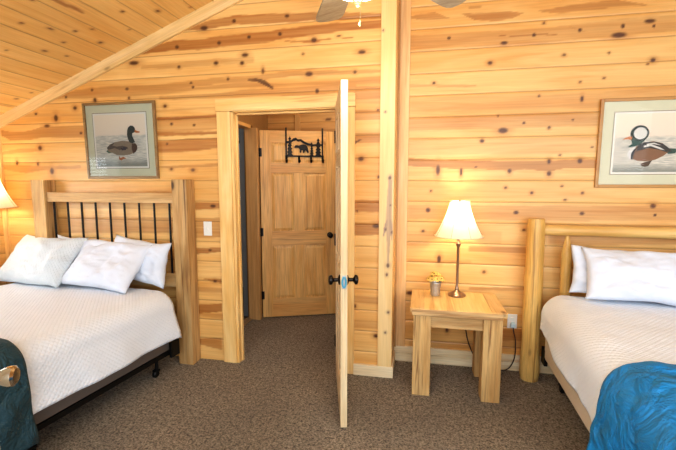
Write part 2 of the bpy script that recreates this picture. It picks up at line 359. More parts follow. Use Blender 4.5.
def fabric(name, col, quilt=0, rough=.85, wrinkle=.15, sheen=.2, vary=.06, wscale=9, bd=.012):
    s = NT(name); c = s.coord()
    n = s.noise(c, wscale, 4, .6, .5)
    s.link(s.mix(n, tuple(x*(1-vary) for x in col), col), s.b.inputs['Base Color'])
    s.b.inputs['Roughness'].default_value = rough
    s.b.inputs['Sheen Weight'].default_value = sheen
    h = s.math('MULTIPLY', s.noise(c, wscale*1.5, 4, .55, .6), wrinkle)
    if quilt:
        uv = s.n.new('ShaderNodeUVMap'); uv.uv_map = 'UVMap'
        sp = s.n.new('ShaderNodeSeparateXYZ'); s.link(uv.outputs[0], sp.inputs[0])
        a = s.math('SINE', s.math('MULTIPLY', s.math('ADD', sp.outputs[0], sp.outputs[1]), quilt))
        b = s.math('SINE', s.math('MULTIPLY', s.math('SUBTRACT', sp.outputs[0], sp.outputs[1]), quilt))
        q = s.math('POWER', s.math('ABSOLUTE', s.math('MULTIPLY', a, b)), .5)
        h = s.math('ADD', h, s.math('MULTIPLY', q, .35))
    s.bump(h, .6 if bd < .02 else .9, bd)
    return s.m
M_cover = fabric('white_quilted_cotton', (.74, .785, .85), quilt=105, wrinkle=.35)
M_cover_b = fabric('white_cotton_cool_balanced', (.78, .87, .98), quilt=95, wrinkle=.35)  # white cloth, tinted blue to offset warm light bounced off the wood
M_pillow = fabric('white_pillow_cotton', (.68, .73, .82), wrinkle=.8, wscale=5)
M_sham = fabric('silvery_white_sham', (.62, .68, .72), quilt=110, wrinkle=.9, wscale=6)
M_navy = fabric('deep_teal_fleece', (.014, .060, .082), rough=.7, wrinkle=1.4, sheen=.05, vary=.4, wscale=5, bd=.05)
M_azure = fabric('bright_blue_fleece', (.002, .27, .66), rough=.6, wrinkle=1.6, sheen=.0, vary=.55, wscale=5, bd=.05)
M_boxdark = fabric('grey_brown_ticking', (.16, .13, .11), wrinkle=.2, sheen=0)
M_boxpale = fabric('cream_ticking', (.68, .6, .48), wrinkle=.2, sheen=0)
M_curtain = fabric('pale_blue_grey_curtain', (.38, .44, .52), wrinkle=.3, sheen=0)

def carpet():
    s = NT('brown_grey_carpet'); c = s.coord()
    a = s.noise(c, 75, 3, .85); b = s.noise(c, 30, 3, .7); d = s.noise(c, 1.6, 2, .5)
    f = s.math('ADD', s.math('MULTIPLY', s.range(a, .42, .62), .7), s.math('MULTIPLY', s.range(b, .38, .64), .3))
    col = s.mix(f, (.065, .048, .031), (.74, .60, .43))
    col = s.mix(s.range(d, .35, .7, 0, .35), col, (.12, .10, .085))
    s.link(col, s.b.inputs['Base Color']); s.b.inputs['Roughness'].default_value = .95
    s.b.inputs['Sheen Weight'].default_value = .15
    s.bump(f, 1.0, .012)
    return s.m
M_carpet = carpet()

# ------------------------------------------------------------ the room
WY = 2.94; NY = 3.25; LX = -3.72; RX = 3.5; RIDGE = .4; KNOBZ = .962
def ceil_z(x):
    x = np.minimum(x, 2*RIDGE-x)
    return 2.763 + .375*(x+1.836)
SEAMS = [.186+.1655*k for k in range(24)]

struct(link('floor', boxes(((LX-.1, -1.2, -.1), (RX+.1, 5.5, 0))), M_carpet), 'brown grey speckled carpet', 'carpet')

def in_open(s, t): return (s > -1.447) & (s < -.575) & (t < 2.06)
o = boards('wall_left', LX, -.17, 0, 3.2, SEAMS, lambda s, t, d: (s, WY-d, t), M_wall, LEFT_BANDS, LEFT_KNOTS,
       keep=lambda s, t: ~in_open(s, t) & (t < ceil_z(s)+.02), seed=11, rand_heart=.12)
struct(o)
o = boards('wall_nook', -.17, RX, 0, 3.62, SEAMS, lambda s, t, d: (s, NY-d, t), M_wall, RIGHT_BANDS, RIGHT_KNOTS,
       keep=lambda s, t: t < ceil_z(s)+.02, seed=23, rand_heart=.0, rnd=0)
struct(o)
# thickness of the left wall, its return into the nook and the hall side
bm = bmesh.new()
bx(bm, (-.20, WY+.008, 0), (-.172, NY-.008, 3.15)); bx(bm, (LX, WY+.01, 0), (-1.447, WY+.075, 2.05)); bx(bm, (-.575, WY+.01, 0), (-.2, WY+.075, 3.1))
bx(bm, (-1.447, WY+.01, 2.06), (-.575, WY+.075, 2.9))
struct(link('wall_left_core', bm, M_trim_h))
# side walls
def win_hole(s, t): return (s > 1.42) & (s < 2.38) & (t > .92) & (t < 1.78)
struct(boards('wall_side', -.6, WY, 0, 2.06, SEAMS, lambda s, t, d: (LX+d, s, t), M_wall_y, keep=lambda s, t: ~win_hole(s, t), seed=31, cell=.03, rnd=25))
struct(boards('wall_right', -.6, NY, 0, 2.75, SEAMS, lambda s, t, d: (RX-d+0*s, s, t), M_wall_y, seed=37, cell=.03, rnd=25,
       keep=lambda s, t: t < ceil_z(RX)))
# ceiling: left slope (boards run away from the camera)
cs = math.cos(math.atan(.375))
cedges = [(-2.865+.1455*k)/cs for k in range(-8, 30)]
CK = [(2.2,-2.51,.010,.010),(2.36,-2.46,.02,.008),(2.49,-2.39,.011,.010),(2.72,-2.39,.016,.014),(2.53,-2.53,.011,.010),(2.51,-2.68,.016,.011),(2.67,-2.65,.009,.008),(2.72,-1.89,.016,.013),(2.86,-1.71,.009,.008),
      (2.33,-2.80,.008,.008),(2.75,-2.16,.008,.007),(2.55,-2.05,.012,.01),(2.1,-2.3,.01,.01),(2.83,-3.34,.013,.01)]
CB = [([(2.05,-2.235/cs,.01),(2.2,-2.225/cs,.035),(2.32,-2.215/cs,.028),(2.42,-2.208/cs,.004)], .9), ([(2.3,-3.5/cs,.05),(2.6,-3.48/cs,.06),(2.9,-3.46/cs,.03)], .45),([(1.4,-3.15/cs,.03),(2.4,-3.17/cs,.02),(2.85,-3.2/cs,.01)], .25)]
def cplace(s, t, d):
    x = t*cs
    return (x, s, 2.763+.375*(x+1.836)-d)
struct(boards('ceiling', -.6, NY+.05, LX/cs, RIDGE/cs, cedges, lambda s, t, d: cplace(s, t, -d), M_ceil, CB, [(a, b/cs, c, d) for a, b, c, d in CK], seed=41, cell=.012, rnd=14, rand_heart=.1))
bm = bmesh.new()
vs = [bm.verts.new(p) for p in [(RIDGE, -.6, ceil_z(RIDGE)), (RX+.05, -.6, ceil_z(RX+.05)), (RX+.05, NY+.05, ceil_z(RX+.05)), (RIDGE, NY+.05, ceil_z(RIDGE))]]
bm.faces.new(vs); struct(link('ceiling_far_slope', bm, M_ceil))

# rafter trim following the slope on the back wall
bm = bmesh.new()
x0, x1 = LX, -.27
z = lambda x: 2.763+.375*(x+1.836)
t = bmesh.new()
sl = math.atan(.375); Lr = (x1-x0)/math.cos(sl); hv = .098*math.cos(sl)
extrude_poly(bm, [(0, -hv), (Lr, -hv), (Lr, 0), (0, 0)], -.022, -.001)
o = link('trim_1', bm, wood('rafter_trim_wood', (.84, .60, .30), (.76, .50, .2), (.5, .24, .08), 0, .45, seed=12)); struct(o); o.location = (x0, WY, z(x0)); o.rotation_euler = (0, -sl, 0)
# corner trims
struct(link('trim_2', boxes(((LX+.001, WY-.02, 0), (LX+.045, WY-.001, 1.97)), bev=.002), M_trim_v))
# pillar board at the end of the left wall, with the long grey spike knot
def spike():
    s = NT('pillar_board_wood')
    base = wood('pillar_tmp', (.88, .66, .36), (.78, .52, .22), (.52, .27, .1), 2, .0, seed=21)
    return base
PB = [([(.175-0, 0, .0)], 0)]
Vb = [([(.86,-.199,.006),(1.0,-.205,.02),(1.08,-.207,.016),(1.2,-.203,.030),(1.35,-.202,.028),(1.5,-.200,.026),(1.53,-.199,.012)], .0)]
M_pillar = plank_material('pillar_board_wood', (.88, .66, .34), (.80, .52, .20), (.38, .25, .18), (.16, .09, .06), 2)
pill_bands = [([(.87,-.209,.014),(.95,-.206,.018),(1.05,-.204,.024),(1.13,-.202,.040),(1.2,-.203,.042),(1.35,-.202,.036),(1.5,-.200,.032),(1.545,-.201,.016)], .8),
              ([(1.11,-.240,.008),(1.15,-.230,.024),(1.22,-.215,.016)], .95), ([(1.08,-.176,.006),(1.14,-.182,.022),(1.22,-.19,.016)], .95)]
pill_knots = [(1.53,-.201,.013,.012),(.88,-.207,.018,.012),(2.56,-.262,.008,.007),(1.33,-.195,.008,.003),(.81,-.215,.014,.009),(1.15,-.226,.012,.006),(1.13,-.182,.012,.006),(.52,-.2,.01,.01),(2.0,-.24,.008,.008),(.36,-.22,.009,.008)]
def pplace(s, t, d): return (t, WY-.024-d+0*s, s)
pl = boards('trim_3', .088, 3.3, -.277, -.172, [], pplace, M_pillar, pill_bands, pill_knots, cell=.007, seed=3, rand_heart=0)
struct(pl)
link('board_edge', boxes(((-.278, WY-.0235, .088), (-.276, WY-.001, 3.3)), ((-.173, WY-.0235, .088), (-.1705, NY-.02, 3.2))), M_trim_v, pl)
# upright trims in the nook corner
struct(link('trim_4', boxes(((-.1695, NY-.021, .13), (-.080, NY-.001, 3.3)), bev=.002), wood('nook_trim_wood', (.84, .56, .28), (.74, .44, .18), (.5, .24, .08), 2, .5, seed=33)))
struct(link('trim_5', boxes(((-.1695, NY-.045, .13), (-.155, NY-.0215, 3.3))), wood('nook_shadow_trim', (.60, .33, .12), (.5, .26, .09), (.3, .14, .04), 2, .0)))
# baseboards
struct(link('baseboard_nook', boxes(((-.1695, NY-.020, 0), (RX, NY-.001, .068)), ((-.1695, NY-.018, .070), (RX, NY-.001, .130)), bev=.002), M_base))
struct(link('baseboard_left', boxes(((-.465, WY-.026, 0), (-.170, WY-.001, .088)), ((-.1715, WY-.026, 0), (-.158, NY-.02, .088)), bev=.002), M_base))

# door casing and jambs
bm = bmesh.new()
bx(bm, (-1.560, WY-.022, 0), (-1.447, WY-.001, 2.046), .002); bx(bm, (-.572, WY-.022, 0), (-.462, WY-.001, 2.046), .002)
struct(link('trim_6', bm, M_trim_v))
struct(link('trim_7', boxes(((-1.566, WY-.026, 2.048), (-.458, WY-.001, 2.140)), bev=.002), M_trim_h))
bm = bmesh.new()
bx(bm, (-1.446, WY-.012, 0), (-1.426, WY+.075, 2.05)); bx(bm, (-.592, WY-.012, 0), (-.573, WY+.075, 2.05)); 
bx(bm, (-1.426, WY+.035, 0), (-1.416, WY+.06, 2.03)); bx(bm, (-.604, WY+.035, 0), (-.592, WY+.07, 2.03))
struct(link('trim_8', bm, M_trim_v))
struct(link('trim_9', boxes(((-1.445, WY-.012, 2.040), (-.574, WY+.075, 2.058)), ((-1.416, WY+.035, 2.026), (-.604, WY+.07, 2.040))), M_trim_h))

# ------------------------------------------------------------ six panel doors
def six_panel(name, w, h, mat_v, mat_h, th=.04, parent=None):
    """origin at hinge-side bottom, x along the width, y through the thickness (0..th)"""
    root = bpy.data.objects.new(name, None); COL.objects.link(root)
    st, mid = .112, .10
    z = [0, .215, .215+.60, .215+.60+.17, 1.62+.0, 1.71, h-.115, h]
    z = [0, .205, .80, .955, 1.585, 1.69, h-.125, h]
    bm = bmesh.new()
    bx(bm, (0, 0, 0), (st, th, h), .002); bx(bm, (w-st, 0, 0), (w, th, h), .002)
    for a, b in ((z[1], z[2]), (z[3], z[4]), (z[5], z[6])): bx(bm, (w/2-mid/2, .001, a), (w/2+mid/2, th-.001, b))
    link('door_stile', bm, mat_v, root)
    bm = bmesh.new()
    for a, b in ((0, z[1]), (z[2], z[3]), (z[4], z[5]), (z[6], h)): bx(bm, (st, .0006, a), (w-st, th-.0006, b))
    link('door_rail', bm, mat_h, root)
    for a, b in ((z[1], z[2]), (z[3], z[4]), (z[5], z[6])):
        for x0, x1 in ((st, w/2-mid/2), (w/2+mid/2, w-st)):
            bm = bmesh.new()
            bx(bm, (x0, th*.32, a), (x1, th*.68, b))
            for y0, y1, s in ((th*.32, th*.10, -1), (th*.68, th*.90, 1)):      # raised field with sloped border
                m = .035; t = bmesh.new()
                A = [t.verts.new(p) for p in ((x0+.006, y0, a+.006), (x1-.006, y0, a+.006), (x1-.006, y0, b-.006), (x0+.006, y0, b-.006))]
                B = [t.verts.new(p) for p in ((x0+m, y1, a+m), (x1-m, y1, a+m), (x1-m, y1, b-m), (x0+m, y1, b-m))]
                for k in range(4): t.faces.new((A[k], A[(k+1)%4], B[(k+1)%4], B[k]))
                t.faces.new(B); merge(bm, t)
            link('door_panel', bm, mat_v, root)
    return root

def knob_mesh(sign):
    prof = [(.0, 0), (.031, 0), (.031, .005), (.024, .010), (.012, .013), (.011, .036), (.016, .042), (.027, .047), (.030, .055), (.028, .063), (.019, .069), (.0, .071)]
    M = Matrix.Rotation(R(90)*(-sign), 4, 'X')
    return lathe(prof, 28, M)

def hinge(parent, x, y, z, mat):
    bm = tube([(x, y, z-.045), (x, y, z+.045)], .007, 10)
    bx(bm, (x, y-.002, z-.044), (x+.022, y+.006, z+.044))
    bx(bm, (x-.02, y-.002, z-.044), (x, y+.006, z+.044))
    return link('hinge', bm, mat, parent)

# door_1: the open bedroom door, seen nearly edge on
a1 = math.atan2(2.225-2.935, -.412+.590)
M_door_pale = wood('pale_pine_door_wood', (.86, .68, .42), (.78, .56, .30), (.55, .34, .15), 2, .0, seed=1, grain=1.2)
M_door_pale_h = wood('pale_pine_door_rail', (.86, .68, .42), (.78, .56, .30), (.55, .34, .15), 0, .0, seed=1, grain=1.2)
d1 = six_panel('door_1', .735, 2.052, M_door_pale, M_door_pale_h)
d1.location = (-.590+.02*math.sin(a1), 2.935-.02*math.cos(a1), .012); d1.rotation_euler = (0, 0, a1)
struct(d1)
link('knob', knob_mesh(1), M_bronze, d1, True, (.675, .04, .905), (0, 0, 0))
link('knob', knob_mesh(-1), M_bronze, d1, True, (.675, 0, .905), (0, 0, 0))
bm = bmesh.new(); bx(bm, (.735, .008, .865), (.7375, .032, .945), .001)
lp = link('latch_plate', bm, M_galv, d1)
bm = bmesh.new(); tube([(.741, .020+.011*math.cos(q*.5236), .905+.030*math.sin(q*.5236)) for q in range(13)], .0055, 8, bm)
lb = link('latch_guard', bm, M_blue, lp, True); lb['label'] = 'blue latch guard on the door edge'
for zz in (.25, 1.05, 1.82): hinge(d1, 0.0, -.002, zz, M_bronze)

# door_2: the near door at the camera's own doorway, only its knob and edge reach the picture
d2 = bpy.data.objects.new('door_2', None); COL.objects.link(d2); struct(d2)
D2X = -1.352
bm = bmesh.new(); bx(bm, (-.04, -.80, .012), (0, 0, 2.05), .002)
for z0, z1 in ((.25, .85), (1.0, 1.85)):
    for y0, y1 in ((-.68, -.44), (-.36, -.12)): bx(bm, (.0, y0, z0), (.004, y1, z1), .002)
link('door_leaf', bm, M_white_paint, d2)
prof = [(0, 0), (.033, 0), (.033, .006), (.027, .011), (.014, .016), (.0125, .030), (.017, .040), (.024, .055), (.0285, .068), (.0280, .078), (.021, .084), (0, .085)]
link('knob', lathe(prof, 32, Matrix.Rotation(R(90), 4, 'Y')), M_nickel, d2, True, (0, -.062, KNOBZ))
d2.location = (-1.192, .870, 0); d2.rotation_euler = (0, 0, R(28))

# ------------------------------------------------------------ the hall behind
def hall_planks(name, x0, x1, y, t1, seed, mat):
    return struct(boards(name, x0, x1, 0, t1, SEAMS, lambda s, t, d: (s, y-d, t), mat, seed=seed, cell=.02, rnd=30, rand_heart=.5, knots=[(-1.0, 2.2, .03, .01)]))
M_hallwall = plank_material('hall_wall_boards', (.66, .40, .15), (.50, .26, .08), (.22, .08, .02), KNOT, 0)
hall_planks('wall_hall', -1.80, -.26, 4.42, 2.75, 51, M_hallwall)
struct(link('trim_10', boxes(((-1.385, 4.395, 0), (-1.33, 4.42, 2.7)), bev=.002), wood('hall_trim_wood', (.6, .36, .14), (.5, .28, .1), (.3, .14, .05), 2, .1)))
bm = boxes(((-.30, WY+.075, 0), (-.25, 4.42, 2.75)), ((-1.82, WY+.075, 0), (-1.72, 3.16, 2.75)), ((-1.82, 3.16, 2.09), (-1.72, 4.42, 2.75)), ((-1.82, 3.985, 0), (-1.72, 4.42, 2.09)))
struct(link('wall_hall_sides', bm, M_hallwall))
struct(link('ceiling_hall', boxes(((-3.6, WY+.076, 2.7), (-.25, 5.4, 2.76))), M_hallwall))
# bathroom door frame and the door swung back against the hall wall
struct(link('trim_11', boxes(((-1.785, 3.93, 0), (-1.655, 3.985, 2.06)), ((-1.83, 3.11, 0), (-1.71, 3.165, 2.09)), bev=.003), wood('bath_jamb_wood', (.66, .42, .19), (.56, .33, .13), (.34, .17, .06), 2, .45, seed=4)))
struct(link('trim_12', boxes(((-1.82, 3.165, 2.055), (-1.715, 3.93, 2.09)), bev=.003), M_trim_y))
struct(link('trim_13', boxes(((-1.80, 3.165, 0), (-1.745, 3.93, .012)), bev=.003), basic('threshold_strip', (.30, .22, .13), .4, vary=.2)))
a3 = math.atan2(4.286-3.993, -.898+1.675)
d3 = six_panel('door_3', .815, 2.03, M_door, M_door_h)
d3.location = (-1.645, 3.985, .012); d3.rotation_euler = (0, 0, a3); struct(d3)
for zz in (.25, .95, 1.80): hinge(d3, -.002, -.003, zz, M_black)
link('knob', knob_mesh(-1), M_bronze, d3, True, (.745, 0, .905))
# bathroom beyond
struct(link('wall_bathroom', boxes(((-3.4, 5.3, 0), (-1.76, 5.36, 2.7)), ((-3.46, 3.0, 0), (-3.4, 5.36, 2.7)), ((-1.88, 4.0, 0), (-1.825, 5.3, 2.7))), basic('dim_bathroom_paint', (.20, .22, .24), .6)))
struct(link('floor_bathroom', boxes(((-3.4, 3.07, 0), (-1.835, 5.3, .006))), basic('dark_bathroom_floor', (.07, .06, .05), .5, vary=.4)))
cur = thing('shower_curtain', 'pale blue grey curtain hanging beyond the bathroom doorway', 'curtain', (0, 0, 0))
bm = bmesh.new(); n = 90; g = []
for k in range(n+1):
    x = -2.95 + 1.08*k/n; y = 4.55+.022*math.sin(k*.72)+.01*math.sin(k*.31)
    g.append([bm.verts.new((x+.004*math.sin(k+j), y+.01*math.sin(k*.72)*j/6, .18+1.78*j/6)) for j in range(7)])
for A, B in zip(g, g[1:]):
    for j in range(6): bm.faces.new((A[j], B[j], B[j+1], A[j+1]))
link('drape', bm, M_curtain, cur, 'all')
link('rod', tube([(-3.38, 4.55, 1.985), (-1.85, 4.55, 1.985)], .014), M_black, cur, True)

# ------------------------------------------------------------ bear hook rack over the hall door
br = thing('bear_hook_rack', 'black metal hook rack with bear, pines and mountains hung over hall door', 'hook rack')
S_ = .00107
def zp(x, y): return ((x-260)*S_, (312-y)*S_)
M_b = M_black
bm = bmesh.new()
for x in (72, 436):
    bm = bmesh.new()
    extrude_poly(bm, [zp(x, 318), zp(x+15, 318), zp(x+15, 40), zp(x, 40)], -.004, 0)
    extrude_poly(bm, [zp(x, 40), zp(x+15, 40), zp(x+15, 36), zp(x, 36)], -.004, .044)
    link('strap', bm, M_b, br)
bm = bmesh.new(); extrude_poly(bm, [zp(70, 322), zp(455, 322), zp(455, 306), zp(70, 306)], -.005, -.001); link('rail', bm, M_b, br)
bm = bmesh.new()
extrude_poly(bm, [zp(*p) for p in [(86,168),(130,158),(150,140),(178,132),(195,148),(228,146),(262,168),(300,186),(345,196),(400,190),(440,194),(440,210),(345,214),(294,206),(250,188),(222,166),(198,172),(180,160),(150,168),(128,184),(86,190)]], -.004, -.001)
link('mountain_outline', bm, M_b, br)
bm = bmesh.new()
bear = [(160,222),(172,208),(190,206),(206,210),(225,202),(250,198),(275,204),(292,220),(298,248),(306,275),(300,282),(288,280),(280,262),(268,256),(262,278),(252,284),(244,278),(244,256),(232,256),(230,278),(218,282),(212,276),(214,250),(205,236),(190,232),(172,234),(160,230)]
extrude_poly(bm, [zp(*p) for p in bear], -.006, -.002); link('bear', bm, M_b, br)
def pine(cx, y0, y1, w):
    pts = []; n = 6
    for k in range(n):
        f = (k+1)/n; y = y0+(y1-y0)*f
        pts.append((cx+w*f*.5*.55, y0+(y1-y0)*(f-.6/n))); pts.append((cx+w*.5*(.35+.65*f), y)); 
    L = [(cx, y0)] + [p for p in pts]
    Rr = [(2*cx-x, y) for x, y in reversed(pts)]
    return L+Rr
for cx, y0, y1, w in ((116, 112, 308, 64), (334, 168, 308, 42), (400, 126, 308, 66)):
    bm = bmesh.new(); extrude_poly(bm, [zp(*p) for p in pine(cx, y0, y1, w)], -.005, -.001); link('pine_tree', bm, M_b, br)
for cx in (82, 207, 327, 445):
    x, z = zp(cx, 318)
    link('hook', tube(spline([(x, -.004, z+.005), (x, -.005, z-.03), (x, -.012, z-.05), (x, -.035, z-.058), (x, -.045, z-.035)], 5), .012, 8), M_b, br, True)
u = Vector((math.cos(a3), math.sin(a3), 0))
br.rotation_euler = (0, 0, a3)
br.location = Vector((-1.645, 3.985, 1.778)) + u*.470 + Vector((u.y, -u.x, 0))*.003

# ------------------------------------------------------------ window in the side wall
w1 = bpy.data.objects.new('window_1', None); COL.objects.link(w1); struct(w1)
WZ0, WZ1, WY0, WY1 = .92, 1.78, 1.42, 2.38
bm = bmesh.new()
for a, b in (((LX-.1, WY0-.0, WZ0), (LX+.02, WY0+.04, WZ1)), ((LX-.1, WY1-.04, WZ0), (LX+.02, WY1, WZ1)), ((LX-.1, WY0, WZ0), (LX+.02, WY1, WZ0+.04)), ((LX-.1, WY0, WZ1-.04), (LX+.02, WY1, WZ1))): bx(bm, a, b, .002)
link('window_frame', bm, M_white_paint, w1)
bm = bmesh.new()
for a, b in (((LX, WY0-.09, WZ0-.09), (LX+.02, WY0, WZ1+.09)), ((LX, WY1, WZ0-.09), (LX+.02, WY1+.09, WZ1+.09)), ((LX, WY0, WZ0-.09), (LX+.02, WY1, WZ0)), ((LX, WY0, WZ1), (LX+.02, WY1, WZ1+.09))): bx(bm, a, b, .002)
link('window_casing', bm, M_trim_v, w1)
g = NT('window_glass'); g.b.inputs['Transmission Weight'].default_value = 1; g.b.inputs['Roughness'].default_value = 0; g.b.inputs['IOR'].default_value = 1.02
link('pane', boxes(((LX-.07, WY0+.04, WZ0+.04), (LX-.066, WY1-.04, WZ1-.04))), g.m, w1)
bm = bmesh.new()
for k in range(19):
    zz = WZ0+.06+k*.041
    M = Matrix.Translation((LX-.02, 0, zz)) @ Matrix.Rotation(R(25), 4, 'Y')
    bx(bm, (-.02, WY0+.045, -.001), (.02, WY1-.045, .001), 0, M)
link('blind_slats', bm, M_plastic, w1)

# ------------------------------------------------------------ framed duck prints
def glass_mat(k=1.0):
    s = NT('picture_glass'); s.n.remove(s.b)
    tr = s.n.new('ShaderNodeBsdfTransparent'); gl = s.n.new('ShaderNodeBsdfGlossy'); gl.inputs['Roughness'].default_value = .02
    fr = s.n.new('ShaderNodeFresnel'); fr.inputs['IOR'].default_value = 1.5
    mx = s.n.new('ShaderNodeMixShader'); s.link(s.math('MULTIPLY', fr.outputs[0], k), mx.inputs[0]); s.link(tr.outputs[0], mx.inputs[1]); s.link(gl.outputs[0], mx.inputs[2])
    s.link(mx.outputs[0], s.out.inputs[0]); return s.m
M_pglass = glass_mat(); M_pglass_dull = glass_mat(.25)
M_mat = basic('sage_green_mat', (.66, .64, .46), .8, vary=.10, scale=14)
M_matline = basic('dark_mat_line', (.20, .14, .09), .7)
M_matwhite = basic('cream_inner_mat', (.78, .74, .66), .8, vary=.03)
def print_mat():
    s = NT('duck_print_paper'); c = s.coord()
    sp = s.n.new('ShaderNodeSeparateXYZ'); s.link(c, sp.inputs[0])
    n = s.noise(s.mapping(c, (6, 1, 60)), 2.5, 4, .6, .4); 
    h = s.math('ADD', sp.outputs[2], s.math('MULTIPLY', s.math('SUBTRACT', n, .5), .02))
    water = s.range(h, .052, .036)
    sky = s.mix(s.range(sp.outputs[2], .0, .28), (.74, .64, .52), (.82, .71, .55))
    wcol = s.mix(s.range(n, .38, .64), (.42, .41, .36), (.72, .67, .56))
    low = s.range(h, -.14, -.19); wcol = s.mix(s.math('MULTIPLY', low, .8), wcol, (.20, .22, .19))
    s.link(s.mix(water, sky, wcol), s.b.inputs['Base Color']); s.b.inputs['Roughness'].default_value = .7
    return s.m
M_print = print_mat()
PC = {}
def paint(name, col):
    key = (name, col)
    if key not in PC: PC[key] = basic('print_ink_'+name, col, .7, vary=.25, scale=90)
    return PC[key]

def picture(name, label, cx, cz, y, w, h, fw, matw, frame_mat, tilt, shapes, scale, k0, grp):
    root = thing(name, label, 'picture', (cx, y, cz), (tilt, 0, 0), grp)
    D = .022
    bm = bmesh.new()
    for a, b in (((-w/2, -D, -h/2), (-w/2+fw, 0, h/2)), ((w/2-fw, -D, -h/2), (w/2, 0, h/2)), ((-w/2+fw, -D+.0003, -h/2), (w/2-fw, 0, -h/2+fw)), ((-w/2+fw, -D+.0003, h/2-fw), (w/2-fw, 0, h/2))): bx(bm, a, b, .004)
    link('picture_frame', bm, frame_mat, root)
    iw, ih = w/2-fw, h/2-fw
    link('mat_board', boxes(((-iw, -.010, -ih), (iw, -.006, ih))), M_mat, root)
    a, b = iw-matw, ih-matw
    link('mat_line', boxes(((-a-.004, -.0108, -b-.004), (a+.004, -.0100, b+.004))), M_matline, root)
    link('inner_mat', boxes(((-a, -.0114, -b), (a, -.0108, b))), M_matwhite, root)
    pw, ph = a-.014, b-.014
    p = link('print', boxes(((-pw, -.0120, -ph), (pw, -.0114, ph))), M_print, root)
    for k, (col, rgb, pts) in enumerate(shapes):
        bm = bmesh.new()
        q = [(max(-pw, min(pw, (x-k0[0])*scale[0])), max(-ph, min(ph, -(yy-k0[1])*scale[1]))) for x, yy in pts]
        extrude_poly(bm, q, -.0122-.00012*k, -.0120)
        link('duck_'+col, bm, paint(col, rgb), p)
    bm = bmesh.new(); bm.faces.new([bm.verts.new(q) for q in ((-iw, -.018, -ih), (iw, -.018, -ih), (iw, -.018, ih), (-iw, -.018, ih))]); link('glass', bm, M_pglass if cx < 0 else M_pglass_dull, root)
    return root
mallard = [
 ('feet', (.42,.15,.06), [(180,292),(186,304),(200,298),(214,306),(198,310),(190,316),(178,310)]),
 ('tail', (.07,.16,.11), [(118,272),(132,258),(150,262),(170,262),(150,278),(130,280)]),
 ('body', (.30,.24,.17), [(122,258),(140,238),(165,228),(200,222),(236,226),(262,238),(270,256),(258,276),(235,288),(205,292),(170,290),(146,278),(128,272)]),
 ('breast', (.10,.06,.045), [(246,238),(262,234),(271,246),(271,262),(262,276),(250,284),(244,262)]),
 ('back', (.12,.10,.085), [(122,254),(140,238),(165,229),(150,244),(172,250),(200,246),(224,252),(226,262),(204,258),(186,266),(160,256),(140,262),(128,262)]),
 ('stripe', (.05,.05,.07), [(190,258),(206,252),(222,256),(214,266),(196,268)]),
 ('head', (.045,.065,.06), [(229,215),(226,195),(228,176),(233,161),(245,152),(257,154),(265,163),(267,176),(262,184),(252,188),(250,200),(256,214),(262,230),(248,236),(236,230)]),
 ('bill', (.55,.19,.06), [(265,172),(276,178),(288,181),(287,186),(272,187),(263,184)]),
]
hooded = [
 ('feet', (.12,.08,.05), [(230,312),(268,300),(282,298),(276,308),(268,322),(248,326),(236,320)]),
 ('tail', (.05,.10,.08), [(336,262),(352,248),(378,250),(392,256),(380,270),(350,272)]),
 ('body', (.27,.14,.075), [(192,290),(188,262),(205,238),(235,224),(280,218),(320,226),(345,244),(352,262),(330,280),(295,296),(250,302),(215,300)]),
 ('back', (.06,.055,.05), [(212,232),(245,220),(290,220),(325,230),(352,248),(366,262),(340,264),(310,254),(262,246),(222,256),(206,262)]),
 ('stripe', (.72,.70,.64), [(238,236),(270,230),(312,244),(334,256),(312,252),(270,238),(240,244)]),
 ('streak', (.70,.68,.62), [(250,228),(284,224),(318,236),(284,230),(252,233)]),
 ('breast', (.76,.74,.70), [(176,292),(166,276),(170,258),(186,244),(204,240),(196,262),(186,290)]),
 ('bar', (.04,.04,.04), [(186,294),(184,270),(196,250),(207,244),(200,266),(194,294)]),
 ('neck', (.035,.09,.07), [(182,196),(206,208),(240,206),(250,200),(236,220),(212,234),(196,240),(166,242),(186,226),(178,208)]),
 ('ring', (.04,.055,.045), [(216+42*math.cos(t*.2617), 184-34*math.sin(t*.2617)) for t in range(24)]),
 ('crest', (.74,.72,.66), [(219+30*math.cos(t*.2617), 184-25*math.sin(t*.2617)) for t in range(24)]),
 ('bill', (.60,.22,.08), [(138,209),(152,202),(170,196),(184,198),(182,210),(160,208)]),
]
M_frame_l = wood('bronze_brown_frame', (.30, .19, .08), (.24, .14, .055), (.14, .07, .03), 0, 0, .35)
M_frame_r = wood('golden_oak_frame', (.50, .27, .075), (.42, .20, .05), (.25, .1, .03), 0, 0, .35)
picture('duck_picture', 'brown framed print of a mallard facing away, above the iron-spindled bed', -2.438, 1.842, WY-.003, .682, .628, .022, .066, M_frame_l, R(1.2), mallard, (.00195, .00173), (192, 222), 'framed duck prints')
picture('duck_picture', 'golden oak framed print of a hooded duck above the log bed', 1.625, 1.776, NY-.003, .700, .632, .022, .075, M_frame_r, R(1.2), hooded, (.00141, .00167), (276, 225), 'framed duck prints')
for ob in [o for o in COL.objects if o.get('label', '').startswith('brown framed')]: ob['label'] = 'brown framed print of an orange-billed mallard above the iron-spindled bed'

